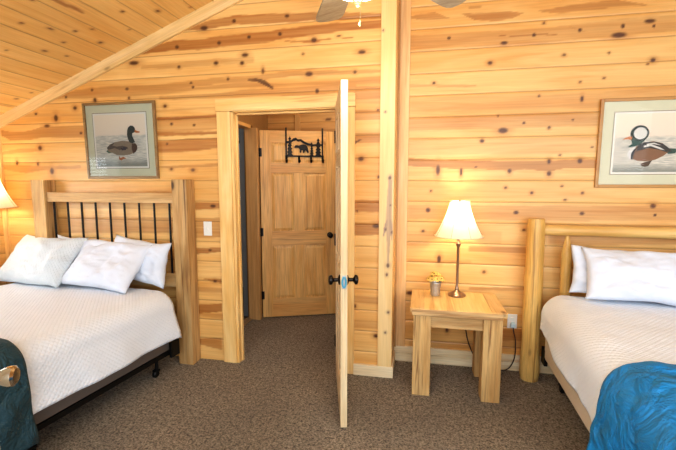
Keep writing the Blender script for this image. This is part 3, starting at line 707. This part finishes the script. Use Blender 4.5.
# ------------------------------------------------------------ plates and cord
sw = thing('light_switch', 'pale light switch plate between the headboard and the door casing', 'switch', (-1.678, WY, 1.121))
link('plate', boxes(((-.036, -.006, -.058), (.036, -.0005, .058)), bev=.002), M_plastic, sw)
link('toggle', boxes(((-.005, -.016, -.010), (.005, -.006, .012)), bev=.0015), M_plastic, sw)
ou = thing('wall_outlet', 'white outlet plate low on the wall between table and log headboard', 'outlet', (.756, NY, .402))
link('plate', boxes(((-.036, -.006, -.058), (.036, -.0005, .058)), bev=.002), M_plastic, ou)
bm = bmesh.new()
for dz in (-.02, .02): bx(bm, (-.014, -.008, dz-.012), (.014, -.006, dz+.012), .002)
link('socket', bm, M_white_paint, ou)
co = thing('lamp_cord', 'dark lamp cord drooping behind the table and plugged into the outlet', 'cord')
link('cable', tube(spline([(.36, 3.236, .60), (.375, 3.238, .48), (.40, 3.238, .34), (.43, 3.222, .2), (.50, 3.224, .06), (.58, 3.22, .008), (.67, 3.20, .008), (.735, 3.20, .03), (.775, 3.2, .12), (.778, 3.205, .25), (.762, 3.205, .33), (.758, 3.215, .365)], 8), .0042, 8), M_cord, co, 'all')
link('plug', boxes(((.741, 3.205, .362), (.773, 3.241, .398)), bev=.004), basic('pale_blue_plug', (.55, .72, .80), .4), co)

# ------------------------------------------------------------ end table
TX, TY, TR = .287, 2.948, R(-.6)
tb = thing('end_table', 'chunky square pine end table holding a lamp and flower pot', 'table', (TX, TY, 0), (0, 0, TR))
TW, TD, TH = .635, .49, .632
def rough_box(c0, c1, amp=.002, seed=0, bev=.004):
    bm = bmesh.new(); bx(bm, c0, c1, bev)
    bmesh.ops.subdivide_edges(bm, edges=[e for e in bm.edges if e.calc_length() > .05], cuts=6, use_grid_fill=True)
    for v in bm.verts:
        v.co += Vector(mnoise.noise_vector(v.co*9+Vector((seed, 0, 0))))*amp
    return bm
fy = -TD/2
link('table_top', boxes(((-TW/2+.0935, fy+.0, TH-.030), (-TW/2+.2455, -fy, TH)), ((-TW/2+.246, fy, TH-.030), (TW/2-.196, -fy, TH)), ((TW/2-.1955, fy, TH-.030), (TW/2-.097, -fy, TH)), bev=.001), wood('table_top_board', (.88, .62, .28), (.78, .50, .18), (.52, .28, .1), 1, .15, .5, 1.0, 3, .2), tb)
link('breadboard_end', rough_box((-TW/2, fy, TH-.031), (-TW/2+.093, -fy, TH+.0005), .0008), M_top_y, tb)
link('breadboard_end', rough_box((TW/2-.095, fy, TH-.031), (TW/2, -fy, TH+.0005), .0008), M_top_y, tb)
link('edge_board', rough_box((-TW/2+.012, fy-.012, TH-.047), (TW/2-.03, fy+.012, TH-.004), .0015), M_rough_h, tb)
for sx in (-1, 1):
    for sy in (-1, 1):
        x = sx*(TW/2-.082)+(-.006 if sx > 0 else 0); y = sy*(TD/2-.066)
        link('leg', rough_box((x-.061, y-.061, 0), (x+.061, y+.061, TH-.048), .002, sx*3+sy), M_leg, tb)
link('apron', rough_box((-TW/2+.14, fy+.03, TH-.14), (TW/2-.14, fy+.055, TH-.047), .001), M_rough_h, tb)
link('apron', rough_box((-TW/2+.14, -fy-.055, TH-.14), (TW/2-.14, -fy-.03, TH-.047), .001), M_rough_h, tb)
link('apron', rough_box((-TW/2+.06, fy+.12, TH-.14), (-TW/2+.085, -fy-.12, TH-.047), .001), M_rough_h, tb)
link('apron', rough_box((TW/2-.085, fy+.12, TH-.14), (TW/2-.06, -fy-.12, TH-.047), .001), M_rough_h, tb)

# ------------------------------------------------------------ lamps
def shade_mat():
    s = NT('cream_lampshade'); s.n.remove(s.b)
    c = s.coord(); n = s.noise(c, 60, 3)
    df = s.n.new('ShaderNodeBsdfDiffuse'); tl = s.n.new('ShaderNodeBsdfTranslucent')
    col = s.mix(n, (.86, .76, .56), (.90, .82, .64)); s.link(col, df.inputs[0]); s.link(col, tl.inputs[0])
    mx = s.n.new('ShaderNodeMixShader'); mx.inputs[0].default_value = .27
    s.link(df.outputs[0], mx.inputs[1]); s.link(tl.outputs[0], mx.inputs[2]); s.link(mx.outputs[0], s.out.inputs[0])
    return s.m
M_shade = shade_mat()
M_bulb = NT('glowing_bulb'); M_bulb.b.inputs['Emission Color'].default_value = (1, .75, .42, 1); M_bulb.b.inputs['Emission Strength'].default_value = 12; M_bulb = M_bulb.m
M_seam = basic('shade_seam', (.35, .26, .15), .8)

def lamp(label, x, y, z, H0, rb, rt, hs, base_r, grp, energy):
    """H0: height of the shade's lower rim above the base"""
    root = thing('table_lamp', label, 'lamp', (x, y, z), (0, 0, R(22.5)), grp)
    link('base', lathe([(0, 0), (base_r, 0), (base_r*1.02, .008), (base_r*.92, .016), (base_r*.62, .022), (base_r*.42, .032), (base_r*.22, .045), (.013, .055), (0, .056)], 36), M_antique, root, True)
    bm = lathe([(0, .05), (.013, .05), (.016, .056), (.012, .064), (.0105, .08), (.0105, H0-.085), (.015, H0-.078), (.019, H0-.066), (.020, H0-.055), (.014, H0-.045), (.010, H0-.035), (.013, H0-.024), (.010, H0-.01), (.008, H0+.03), (0, H0+.03)], 20)
    link('stem', bm, M_antique, root, True)
    link('bulb', lathe([(0, H0+.03), (.012, H0+.035), (.014, H0+.055), (.028, H0+.08), (.032, H0+.105), (.026, H0+.13), (0, H0+.142)], 20), M_bulb, root, True)
    # bell shade of eight panels
    n = 64; prof = []
    for k in range(15):
        f = k/14; prof.append((rb+(rt-rb)*(1-(1-f)**1.45), H0+hs*f))
    bm = bmesh.new(); rings = []
    for r, zz in prof:
        ring = []
        for k in range(n):
            a = 2*math.pi*k/n; seg = (a % (math.pi/4))-math.pi/8
            rr = r*(.55*math.cos(math.pi/8)/math.cos(seg)+.45)
            ring.append(bm.verts.new((rr*math.cos(a), rr*math.sin(a), zz)))
        rings.append(ring)
    for A, B in zip(rings, rings[1:]):
        for k in range(n): bm.faces.new((A[k], A[(k+1)%n], B[(k+1)%n], B[k]))
    sh = link('lamp_shade', bm, M_shade, root, 'all')
    bm = bmesh.new()
    for k in range(8):
        a = math.pi/4*k
        tube([((r*(.55+.45)+.0004)*math.cos(a), (r+.0004)*math.sin(a), zz) for r, zz in prof], .0012, 6, bm)
    link('shade_seam', bm, M_seam, sh)
    for r, zz in (prof[0], prof[-1]):
        bm = bmesh.new(); tube([(r*.985*math.cos(2*math.pi*k/48), r*.985*math.sin(2*math.pi*k/48), zz) for k in range(49)], .0035, 6, bm)
        link('shade_rim', bm, M_shade, sh)
    # harp and finial
    link('harp', tube(spline([(.01, 0, H0+.02), (.05, 0, H0+.07), (.05, 0, H0+hs*.7), (0, 0, H0+hs*.93), (-.05, 0, H0+hs*.7), (-.05, 0, H0+.07), (-.01, 0, H0+.02)], 6), .0018, 6), M_antique, root)
    link('finial', lathe([(0, H0+hs*.92), (.008, H0+hs*.93), (.005, H0+hs*.96), (.009, H0+hs+.0), (0, H0+hs+.012)], 12), M_antique, root, True)
    bm = bmesh.new()
    for k in range(7): lathe([(0, -.003), (.003, 0), (0, .003)], 8, Matrix.Translation((.045, -.02, H0+.02-k*.009)), bm)
    link('pull_chain', bm, M_antique, root)
    L = bpy.data.lights.new('lamp_light', 'POINT'); L.energy = energy; L.color = (1, .87, .68); L.shadow_soft_size = .05
    lo = bpy.data.objects.new('lamp_light', L); COL.objects.link(lo); lo.location = (x, y, z+H0+.17)
    return root
lamp('lit cream bell-shade lamp with bronze stem on the end table', .310, 3.085, TH+.001, .462, .180, .074, .262, .066, 'table lamps', 8)
lamp('lit cream lamp in the corner beside the iron-spindled bed', -3.575, 2.715, .70, .585, .19, .085, .245, .06, 'table lamps', 8)

ns = thing('nightstand', 'pine nightstand in the corner beside the iron-spindled bed', 'nightstand', (-3.56, 2.68, 0))
link('nightstand_top', boxes(((-.14, -.2, .672), (.065, .2, .70)), bev=.003), M_top, ns)
link('cabinet_body', boxes(((-.13, -.18, .10), (.05, .19, .672)), bev=.003), M_leg, ns)
dr = link('drawer', boxes(((-.12, -.195, .45), (.035, -.18, .64)), bev=.003), M_top, ns)
link('drawer_knob', lathe([(0, 0), (.006, 0), (.006, .012), (.014, .018), (.012, .026), (0, .028)], 14, Matrix.Translation((-.05, -.195, .545)) @ Matrix.Rotation(R(90), 4, 'X')), M_bronze, dr, True)
for sx in (-.125, .015):
    for sy in (-.165, .16): link('leg', boxes(((sx, sy, 0), (sx+.03, sy+.03, .11)), bev=.002), M_leg, ns)

# ------------------------------------------------------------ flower pail
fp = thing('flower_pail', 'little galvanised pail of yellow flowers beside the lamp', 'flower pot', (.148, 3.06, TH+.001))
prof = [(0, 0), (.032, 0)]
for k in range(12): prof.append((.033+.010*k/11+(.0012 if k % 2 else 0), .004+.095*k/11))
prof += [(.047, .102), (.046, .106), (.042, .102), (.040, .09), (0, .088)]
link('pail', lathe(prof, 32), M_galv, fp, True)
M_yel = basic('yellow_petals', (.90, .62, .16), .6, vary=.3, scale=80); M_brownc = basic('flower_centre', (.22, .10, .03), .8); M_leafm = basic('green_leaf', (.12, .2, .06), .6, vary=.4)
rs = random.Random(5)
bm = bmesh.new()
for k in range(26):
    a = rs.uniform(0, 6.28); r = rs.uniform(.01, .055); h = rs.uniform(.10, .14)
    c = Vector((r*math.cos(a), r*math.sin(a), h)); d = Vector((math.cos(a), math.sin(a), .3)).normalized(); sd = Vector((-d.y, d.x, 0))
    p = [c, c+d*.014+sd*.006, c+d*.03, c+d*.014-sd*.006]
    bm.faces.new([bm.verts.new(q) for q in p])
link('leaves', bm, M_leafm, fp)
for k in range(15):
    if k < 9: a, r, h = k*.698, .055, .128+.016*rs.random()
    else: a, r, h = k*1.05, .024, .162+.012*rs.random()
    c = Vector((r*math.cos(a), r*math.sin(a), h)); nrm = Vector((math.cos(a)*(.9 if k < 9 else .4), math.sin(a)*(.9 if k < 9 else .4), .8)).normalized()
    Mx = Matrix.Translation(c) @ nrm.to_track_quat('Z', 'Y').to_matrix().to_4x4()
    bm = bmesh.new()
    for j in range(10):
        b = j*math.pi/5+rs.uniform(-.1, .1); q = Vector((math.cos(b), math.sin(b), 0)); s2 = Vector((-q.y, q.x, 0))
        P = [q*.003, q*.015+s2*.0065+Vector((0, 0, .004)), q*.029, q*.015-s2*.0065+Vector((0, 0, .004))]
        bm.faces.new([bm.verts.new(Mx @ v) for v in P])
    f = link('flower', bm, M_yel, fp)
    link('flower_centre', lathe([(0, 0), (.005, 0), (.005, .003), (0, .006)], 8, Mx), M_brownc, f)

# ------------------------------------------------------------ cloth helpers
def grid_mesh(name, P, uv, mat, parent, thick=0, smooth=True):
    """P: rows x cols of Vector"""
    nr, nc = len(P), len(P[0])
    me = bpy.data.meshes.new(name)
    me.from_pydata([tuple(v) for r in P for v in r], [], [(i*nc+j, i*nc+j+1, (i+1)*nc+j+1, (i+1)*nc+j) for i in range(nr-1) for j in range(nc-1)])
    ul = me.uv_layers.new(name='UVMap')
    flat = [q for r in uv for q in r]
    for lp in me.loops: ul.data[lp.index].uv = flat[lp.vertex_index]
    for p in me.polygons: p.use_smooth = True
    me.materials.append(mat)
    o = bpy.data.objects.new(name, me); COL.objects.link(o); o.parent = parent
    if thick:
        m = o.modifiers.new('Solidify', 'SOLIDIFY'); m.thickness = thick; m.offset = -1
    return o

def nz(x, y, f, seed=0):
    return mnoise.noise(Vector((x*f, y*f, seed*7.3)))

def cloth_sheet(name, mat, parent, half_w, y_head, y_foot, top, drop, foot_drop, rad=.07, flare=.03, head_round=.05, wr=.004, seed=0, hem=None, thick=.006, fold=0.0, off=0.0, ny=110, nx=150):
    """sheet lying on a bed, y_head (near the headboard) down to y_foot, hanging at sides and foot"""
    arc = rad*math.pi/2
    S = half_w - rad + arc + drop - rad
    Lf = (y_head-y_foot) - rad + arc + foot_drop - rad
    def prof(s, lim):
        """distance along the sheet beyond the flat part -> (out, down)"""
        if s <= 0: return 0, 0
        if s < arc: a = s/rad; return rad*math.sin(a), rad*(1-math.cos(a))
        return rad + flare*(s-arc)/max(lim, .01), rad+(s-arc)
    P, U = [], []
    for i in range(ny+1):
        t = Lf*i/ny; row, ur = [], []
        yo, yd = prof(t-((y_head-y_foot)-rad), foot_drop-rad)
        ty = min(t, (y_head-y_foot)-rad)
        for j in range(nx+1):
            s = -S+2*S*j/nx; sg = 1 if s > 0 else -1; a = abs(s)
            xo, xd = prof(a-(half_w-rad), drop-rad)
            x = sg*(min(a, half_w-rad)+xo); y = y_head - ty - yo
            down = (xd**4+yd**4)**.25 if (xd > 0 and yd > 0) else xd+yd
            down = min(down, max(drop, foot_drop))
            z = top - down
            hang = min(1, max(0, (down-rad)/.15))
            # waves in the hanging part
            if xd >= yd:
                x += sg*hang*(.012*math.sin(y*9+seed)+fold*math.sin(y*26+seed*2+.6*math.sin(y*7))*min(1, down/.4))
            else:
                y -= hang*(.012*math.sin(x*9+seed)+fold*math.sin(x*24+seed))
            if t < head_round*2.2 and head_round: z -= head_round*(1-t/(head_round*2.2))**2
            z += wr*(1-hang)*(nz(x, y, 5, seed)+.6*nz(x, y, 13, seed+2)) + (fold*.6*nz(x*2, y, 4, seed+9))*(1-hang)
            x += wr*hang*nz(y, z, 9, seed+4)*1.6*sg
            if hem and down > rad: z += (hem(y)-0)*hang*(down/drop)
            row.append(Vector((x, y, z+off))); ur.append((s, t))
        P.append(row); U.append(ur)
    return grid_mesh(name, P, U, mat, parent, thick)

def pillow(name, label, mat, w, h, th, M, seed=0, group=None, flange=0.0):
    """local x width, z height, y thickness (front at -y)"""
    root = bpy.data.objects.new(name, bpy.data.meshes.new(name)); COL.objects.link(root)
    N = 46; vs, fs, uv = [], [], []
    for side in (-1, 1):
        for i in range(N+1):
            for j in range(N+1):
                u = -1+2*j/N; v = -1+2*i/N
                pu = 1-abs(u)**2.6; pv = 1-abs(v)**2.6
                t = (max(pu, 0)*max(pv, 0))**.42
                # pinch the edges, pull out the corners
                x = u*w/2*(1-.07*(1-abs(v)**2)*abs(u)**2) ; z = v*h/2*(1-.08*(1-abs(u)**2)*abs(v)**2)
                t *= 1+.22*nz(u, v, 1.6, seed)-.10*(v)
                y = side*th/2*t
                y += side*t*.022*nz(u*1.3, v, 3.2, seed+side) + side*t*.006*nz(u, v, 9, seed+3)
                x += .012*nz(u, v, 2, seed+5); z += .018*nz(u, v, 1.7, seed+6)
                y += .02*nz(u, v, 1.3, seed+8)
                vs.append((x, y, z+h/2)); uv.append((x, z))
        b = 0 if side < 0 else (N+1)**2
        for i in range(N):
            for j in range(N):
                q = (b+i*(N+1)+j, b+i*(N+1)+j+1, b+(i+1)*(N+1)+j+1, b+(i+1)*(N+1)+j)
                fs.append(q if side < 0 else q[::-1])
    me = root.data; me.from_pydata(vs, [], fs)
    ul = me.uv_layers.new(name='UVMap')
    for lp in me.loops: ul.data[lp.index].uv = uv[lp.vertex_index]
    bm = bmesh.new(); bm.from_mesh(me); bmesh.ops.remove_doubles(bm, verts=bm.verts, dist=.0004); bm.to_mesh(me); bm.free()
    for p in me.polygons: p.use_smooth = True
    me.materials.append(mat)
    zt = M.translation.z; zl = min((M @ v.co).z for v in me.vertices)
    root.matrix_world = Matrix.Translation((0, 0, zt-zl)) @ M
    tag(root, label, 'pillow', group)
    return root
def pose(x, y, z, yaw=0, lean=0, roll=0):
    """lean tips the top back towards +y"""
    return Matrix.Translation((x, y, z)) @ Matrix.Rotation(yaw, 4, 'Z') @ Matrix.Rotation(-lean, 4, 'X') @ Matrix.Rotation(roll, 4, 'Y')

def bed(name, label, x, y, rot, hw, box_mat, boxz, mz, top, hemdrop, grp, seed, Lb=2.0, bsw=-.012):
    root = thing(name, label, 'bed', (x, y, 0), (0, 0, rot), grp)
    bm = bmesh.new()
    for s in (-1, 1): bx(bm, (s*(hw-.03)-.018, -Lb+.02, boxz-.035), (s*(hw-.03)+.018, .05, boxz-.002)); 
    for yy in (-.12, -1.0, -1.85): bx(bm, (-hw+.03, yy-.02, boxz-.04), (hw-.03, yy+.02, boxz-.006))
    fr = link('bed_frame', bm, M_black, root)
    for s in (-1, 1):
        for yy in (-.07, -1.0, -1.85):
            bm = tube([(s*(hw-.09), yy, .05), (s*(hw-.09), yy, boxz-.035)], .013)
            lathe([(0, -.016), (.020, -.016), (.028, -.008), (.028, .008), (.020, .016), (0, .016)], 20, Matrix.Translation((s*(hw-.09), yy-.012, .028)) @ Matrix.Rotation(R(90), 4, 'Y'), bm)
            bx(bm, (s*(hw-.09)-.02, yy-.022, .045), (s*(hw-.09)+.02, yy+.015, .06))
            link('caster_leg', bm, M_black, fr, True)
        link('headboard_bracket', boxes(((s*(hw+.012)-.012, -.03, boxz-.05), (s*(hw+.012)+.012, .060, boxz+.07)), bev=.003), M_black, fr)
    link('box_spring', boxes(((-hw-bsw, -Lb, boxz), (hw+bsw, 0, mz)), bev=.02), box_mat, root, True)
    link('mattress', boxes(((-hw+.008, -Lb, mz-.045), (hw-.008, 0, top-.012)), bev=.09), M_cover, root, True)
    return root

# ------------------------------------------------------------ left bed
LB_ROT = R(-6.3)
lb = bed('bed', 'bed with white quilt, teal blanket and timber headboard with iron spindles', -2.583, 2.722, LB_ROT, .735, M_boxdark, .20, .42, .645, .37, 'beds', 1)
hb = bpy.data.objects.new('headboard', None); COL.objects.link(hb); hb.parent = lb
hb.matrix_parent_inverse = Matrix.Identity(4)
hb.matrix_local = (Matrix.Translation(lb.location) @ Matrix.Rotation(LB_ROT, 4, 'Z')).inverted()
for x0, x1, zt in ((-3.253, -3.127, 1.517), (-1.912, -1.783, 1.519)):
    link('post', rough_box((x0, 2.815, 0), (x1, 2.932, zt), .0025, x0), M_rough_v, hb)
link('top_rail', rough_box((-3.125, 2.84, 1.330), (-1.914, 2.885, 1.412), .0015), M_rough_h, hb)
link('bottom_rail', rough_box((-3.125, 2.85, .64), (-1.914, 2.90, .755), .0015), M_rough_h, hb)
for k in range(9):
    xk = -3.035 + (1.045+.03)*k/8*1.0
    link('spindle', tube([(-3.085+.1390*k, 2.868, .745), (-3.085+.1390*k, 2.868, 1.340)], .0085, 10), M_black, hb, True)

def on_bed(rootobj, x, y):        # bed-local to world
    return (Matrix.Translation(rootobj.location) @ Matrix.Rotation(rootobj.rotation_euler.z, 4, 'Z')) @ Vector((x, y, 0))
q1 = cloth_sheet('quilted_coverlet', M_cover, None, .770, .0, -2.04, .665, .345, .34, rad=.13, flare=.045, seed=1, wr=.004, head_round=.012, fold=.003)
q1.location = lb.location; q1.rotation_euler = lb.rotation_euler
tag(q1, 'white diamond-quilted coverlet on the iron-spindled bed', 'coverlet', 'coverlets')
b1 = cloth_sheet('blanket', M_navy, None, .802, -1.10, -2.09, .712, .52, .5, rad=.145, flare=.045, seed=1, wr=.012, head_round=.012, thick=.012, fold=.006)
b1.location = lb.location; b1.rotation_euler = lb.rotation_euler
tag(b1, 'dark teal fleece blanket folded over the foot of the iron-spindled bed', 'blanket', 'fleece blankets')

pillow('pillow', 'silvery quilted pillow in front, nearest the corner lamp', M_sham, .76, .46, .15, pose(-3.08, 2.535, .672, R(-9), R(41), R(-1)), 1, 'pillows on the spindled bed')
pillow('pillow', 'plain white pillow in front, middle of the spindled bed', M_pillow, .68, .415, .14, pose(-2.42, 2.51, .672, R(-6), R(41), R(2)), 2, 'pillows on the spindled bed')
pillow('pillow', 'white pillow behind, showing its top corner against the iron spindles', M_pillow, .62, .36, .10, pose(-2.73, 2.735, .672, R(-5), R(8), R(3)), 3, 'pillows on the spindled bed')
pillow('pillow', 'white pillow leaning behind, next to the timber post by the door', M_pillow, .56, .35, .13, pose(-2.20, 2.70, .672, R(-5), R(14), R(5)), 4, 'pillows on the spindled bed')

# ------------------------------------------------------------ right bed
RB_ROT = R(-2.8)
rb = bed('bed', 'bed with white coverlet, bright blue blanket and peeled log headboard', 1.655, 2.995, RB_ROT, .70, M_boxpale, .21, .40, .670, .37, 'beds', 2, bsw=.022)
hb = bpy.data.objects.new('headboard', None); COL.objects.link(hb); hb.parent = rb
hb.matrix_local = (Matrix.Translation(rb.location) @ Matrix.Rotation(RB_ROT, 4, 'Z')).inverted()
def log(p0, p1, r0, r1, seed, taper_tip=0.0, n=22, cuts=26):
    p0, p1 = Vector(p0), Vector(p1); d = p1-p0; pts, rr = [], []
    for k in range(cuts+1):
        f = k/cuts; r = r0+(r1-r0)*f+.007*mnoise.noise(Vector((f*6, seed, 0)))
        if k == 0: r *= .93
        if k == cuts: r *= .90
        if taper_tip and f > 1-taper_tip: r *= 1-.72*((f-1+taper_tip)/taper_tip)**1.2
        pts.append(p0+d*f+Vector((.004*mnoise.noise(Vector((f*3, seed, 5))), 0, .0))); rr.append(r)
    return tube(pts, rr, n)
link('log_post', log((.866, 3.120, 0), (.862, 3.125, 1.232), .068, .060, 1), M_log_v, hb, True)
link('log_post', log((2.46, 3.125, 0), (2.46, 3.125, 1.238), .061, .060, 2), M_log_v, hb, True)
link('log_rail', log((.88, 3.135, 1.150), (2.44, 3.135, 1.142), .040, .044, 3), M_log_h, hb, True)
link('log_rail', log((.88, 3.135, .46), (2.44, 3.135, .46), .040, .044, 4), M_log_h, hb, True)
for k, xx in enumerate((1.078, 2.235)):
    link('log_spindle', log((xx+.01, 3.135, .52), (xx, 3.135, 1.118), .038, .034, 5+k, .22), M_log_v, hb, True)
q2 = cloth_sheet('quilted_coverlet', M_cover_b, None, .750, .0, -2.04, .694, .345, .34, rad=.14, flare=.008, seed=6, wr=.004, head_round=.014, fold=.004, hem=lambda y: .09*math.exp(y/.45))
q2.location = rb.location; q2.rotation_euler = rb.rotation_euler
tag(q2, 'white coverlet on the log bed, hanging over its side', 'coverlet', 'coverlets')
b2 = cloth_sheet('blanket', M_azure, None, .774, -1.17, -2.08, .734, .60, .5, rad=.17, flare=.03, seed=6, wr=.024, head_round=.014, thick=.012, fold=.008)
b2.location = rb.location; b2.rotation_euler = rb.rotation_euler
tag(b2, 'bright blue fleece blanket spread over the foot of the log bed', 'blanket', 'fleece blankets')
pillow('pillow', 'white pillow in front, leaning over the other pillow on the log bed', M_pillow, .66, .365, .15, pose(1.435, 2.82, .706, R(-3), R(26), R(1)), 7, 'pillows on the log bed')
pillow('pillow', 'white pillow behind, its edge showing next to the log spindle', M_pillow, .64, .335, .11, pose(1.375, 2.955, .706, R(-2), R(12), R(2)), 8, 'pillows on the log bed')
pillow('pillow', 'white pillow farthest from the end table on the log bed', M_pillow, .62, .37, .16, pose(2.03, 2.86, .706, R(-6), R(22), R(-3)), 9, 'pillows on the log bed')

# ------------------------------------------------------------ ceiling fan
FX, FY, FZ = -.268, 1.76, 2.485
fan = thing('ceiling_fan', 'ceiling fan with grey-brown blades and a lit glass bowl', 'ceiling fan', (FX, FY, FZ))
czf = float(ceil_z(FX))-FZ
link('canopy', lathe([(0, czf+.03), (.075, czf+.03), (.072, czf-.03), (.05, czf-.07), (.016, czf-.085), (0, czf-.085)], 28), M_brass, fan, True)
link('downrod', tube([(0, 0, .08), (0, 0, czf-.08)], .012), M_brass, fan, True)
link('motor', lathe([(0, .10), (.03, .10), (.06, .085), (.115, .065), (.125, .03), (.12, -.01), (.09, -.03), (.06, -.045), (.055, -.07), (.07, -.085), (.085, -.095), (.0, -.096)], 36), M_brass, fan, True)
for k in range(6):
    a = R(112-60*k)
    b = bpy.data.objects.new('blade', None)
    bm = bmesh.new(); pts = []
    L0, L1, wd = .22, .80, .078
    out = [(L0, -wd*.75), (L0+.06, -wd*.92), (L1-.09, -wd*1.1), (L1-.04, -wd*1.05), (L1-.012, -wd*.8), (L1, -wd*.3), (L1, wd*.3), (L1-.012, wd*.8), (L1-.04, wd*1.05), (L1-.09, wd*1.1), (L0+.06, wd*.92), (L0, wd*.75)]
    extrude_poly(bm, out, -.004, .004, Matrix.Rotation(R(90), 4, 'X'))
    Mx = Matrix.Rotation(a, 4, 'Z') @ Matrix.Translation((0, 0, .005)) @ Matrix.Rotation(R(-12), 4, 'X')
    bmesh.ops.transform(bm, matrix=Mx, verts=bm.verts)
    bl = link('blade', bm, M_blade, fan)
    bm = bmesh.new(); bx(bm, (.10, -.018, -.012), (.27, .018, -.004), .003, Mx); bx(bm, (.22, -.045, -.010), (.26, .045, -.004), .003, Mx)
    link('blade_arm', bm, M_brass, bl)
def bowl_mat():
    s = NT('frosted_glass_bowl'); s.b.inputs['Base Color'].default_value = (.95, .92, .85, 1)
    n = s.noise(s.coord(), 8, 2); s.link(s.mix(n, (1, .84, .60), (1, .90, .70)), s.b.inputs['Emission Color'])
    s.b.inputs['Emission Strength'].default_value = 5.0; s.b.inputs['Roughness'].default_value = .3
    return s.m
link('light_bowl', lathe([(.150, -.110), (.148, -.125), (.135, -.150), (.108, -.175), (.07, -.192), (.03, -.200), (0, -.202)], 40), bowl_mat(), fan, 'all')
link('light_fitter', lathe([(0, -.094), (.09, -.094), (.155, -.104), (.155, -.112), (0, -.112)], 36), M_brass, fan, True)
link('bowl_finial', lathe([(0, -.198), (.034, -.199), (.033, -.207), (.022, -.217), (.010, -.223), (.012, -.232), (.008, -.240), (0, -.243)], 24), M_brass, fan, True)
bm = tube([(.012, 0, -.235), (.010, 0, -.300)], .0012, 6)
lathe([(0, -.322), (.005, -.316), (.006, -.306), (.002, -.298), (0, -.298)], 12, Matrix.Translation((.01, 0, 0)), bm)
link('pull_chain', bm, M_brass, fan)

# ------------------------------------------------------------ lights
def area(name, loc, rot, sx, sy, e, col):
    L = bpy.data.lights.new(name, 'AREA'); L.shape = 'RECTANGLE'; L.size = sx; L.size_y = sy; L.energy = e; L.color = col
    o = bpy.data.objects.new(name, L); COL.objects.link(o); o.location = loc; o.rotation_euler = rot; return o
def point(name, loc, e, col, r=.1):
    L = bpy.data.lights.new(name, 'POINT'); L.energy = e; L.color = col; L.shadow_soft_size = r
    o = bpy.data.objects.new(name, L); COL.objects.link(o); o.location = loc; return o
point('fan_light', (FX, FY, FZ-.32), 19, (1, .84, .60), .12)
point('upper_fill', (FX, FY, FZ+.25), 9, (1, .80, .55), .12)  # added fill above the fan for ceiling and upper walls, no bulb there
area('window_daylight', (LX-.35, 1.9, 1.45), (0, R(-90), 0), 1.2, 1.3, 210, (.86, .93, 1))
area('rear_fill', (1.0, -1.15, 1.8), (R(80), 0, 0), 5.5, 2.0, 165, (.86, .93, 1))  # unseen soft fill added behind the camera to brighten the room
point('hall_fill', (-.75, 3.55, 2.45), 18, (1, .92, .80), .1)  # added fill to brighten the hall, no fixture behind it
point('bathroom_fill', (-2.4, 3.9, 2.3), 9, (.75, .87, 1), .1)  # added bluish fill for the bathroom, stands for no visible lamp
W = bpy.data.worlds.new('world'); SC.world = W; W.use_nodes = True
bgn = W.node_tree.nodes['Background']; bgn.inputs[0].default_value = (.82, .9, 1, 1); bgn.inputs[1].default_value = .75

# ------------------------------------------------------------ camera
cam = bpy.data.cameras.new('camera'); co_ = bpy.data.objects.new('camera', cam); COL.objects.link(co_)
F = 395.0; cam.sensor_width = 36; cam.lens = F/676*36; cam.sensor_fit = 'HORIZONTAL'; cam.clip_start = .05
pitch = math.atan(43/F); yaw = math.atan(80/math.hypot(F, 43))
co_.location = (0, 0, 1.5); co_.rotation_euler = (R(90)-pitch, 0, yaw)
SC.camera = co_
SC.view_settings.view_transform = 'Standard'; SC.view_settings.look = 'Medium High Contrast'; SC.view_settings.exposure = 0.0; SC.view_settings.gamma = 1.0
SC.cycles.max_bounces = 8; SC.cycles.diffuse_bounces = 5; SC.cycles.transparent_max_bounces = 12
SC.cycles.sample_clamp_indirect = 6
SC.cycles.use_denoising = True
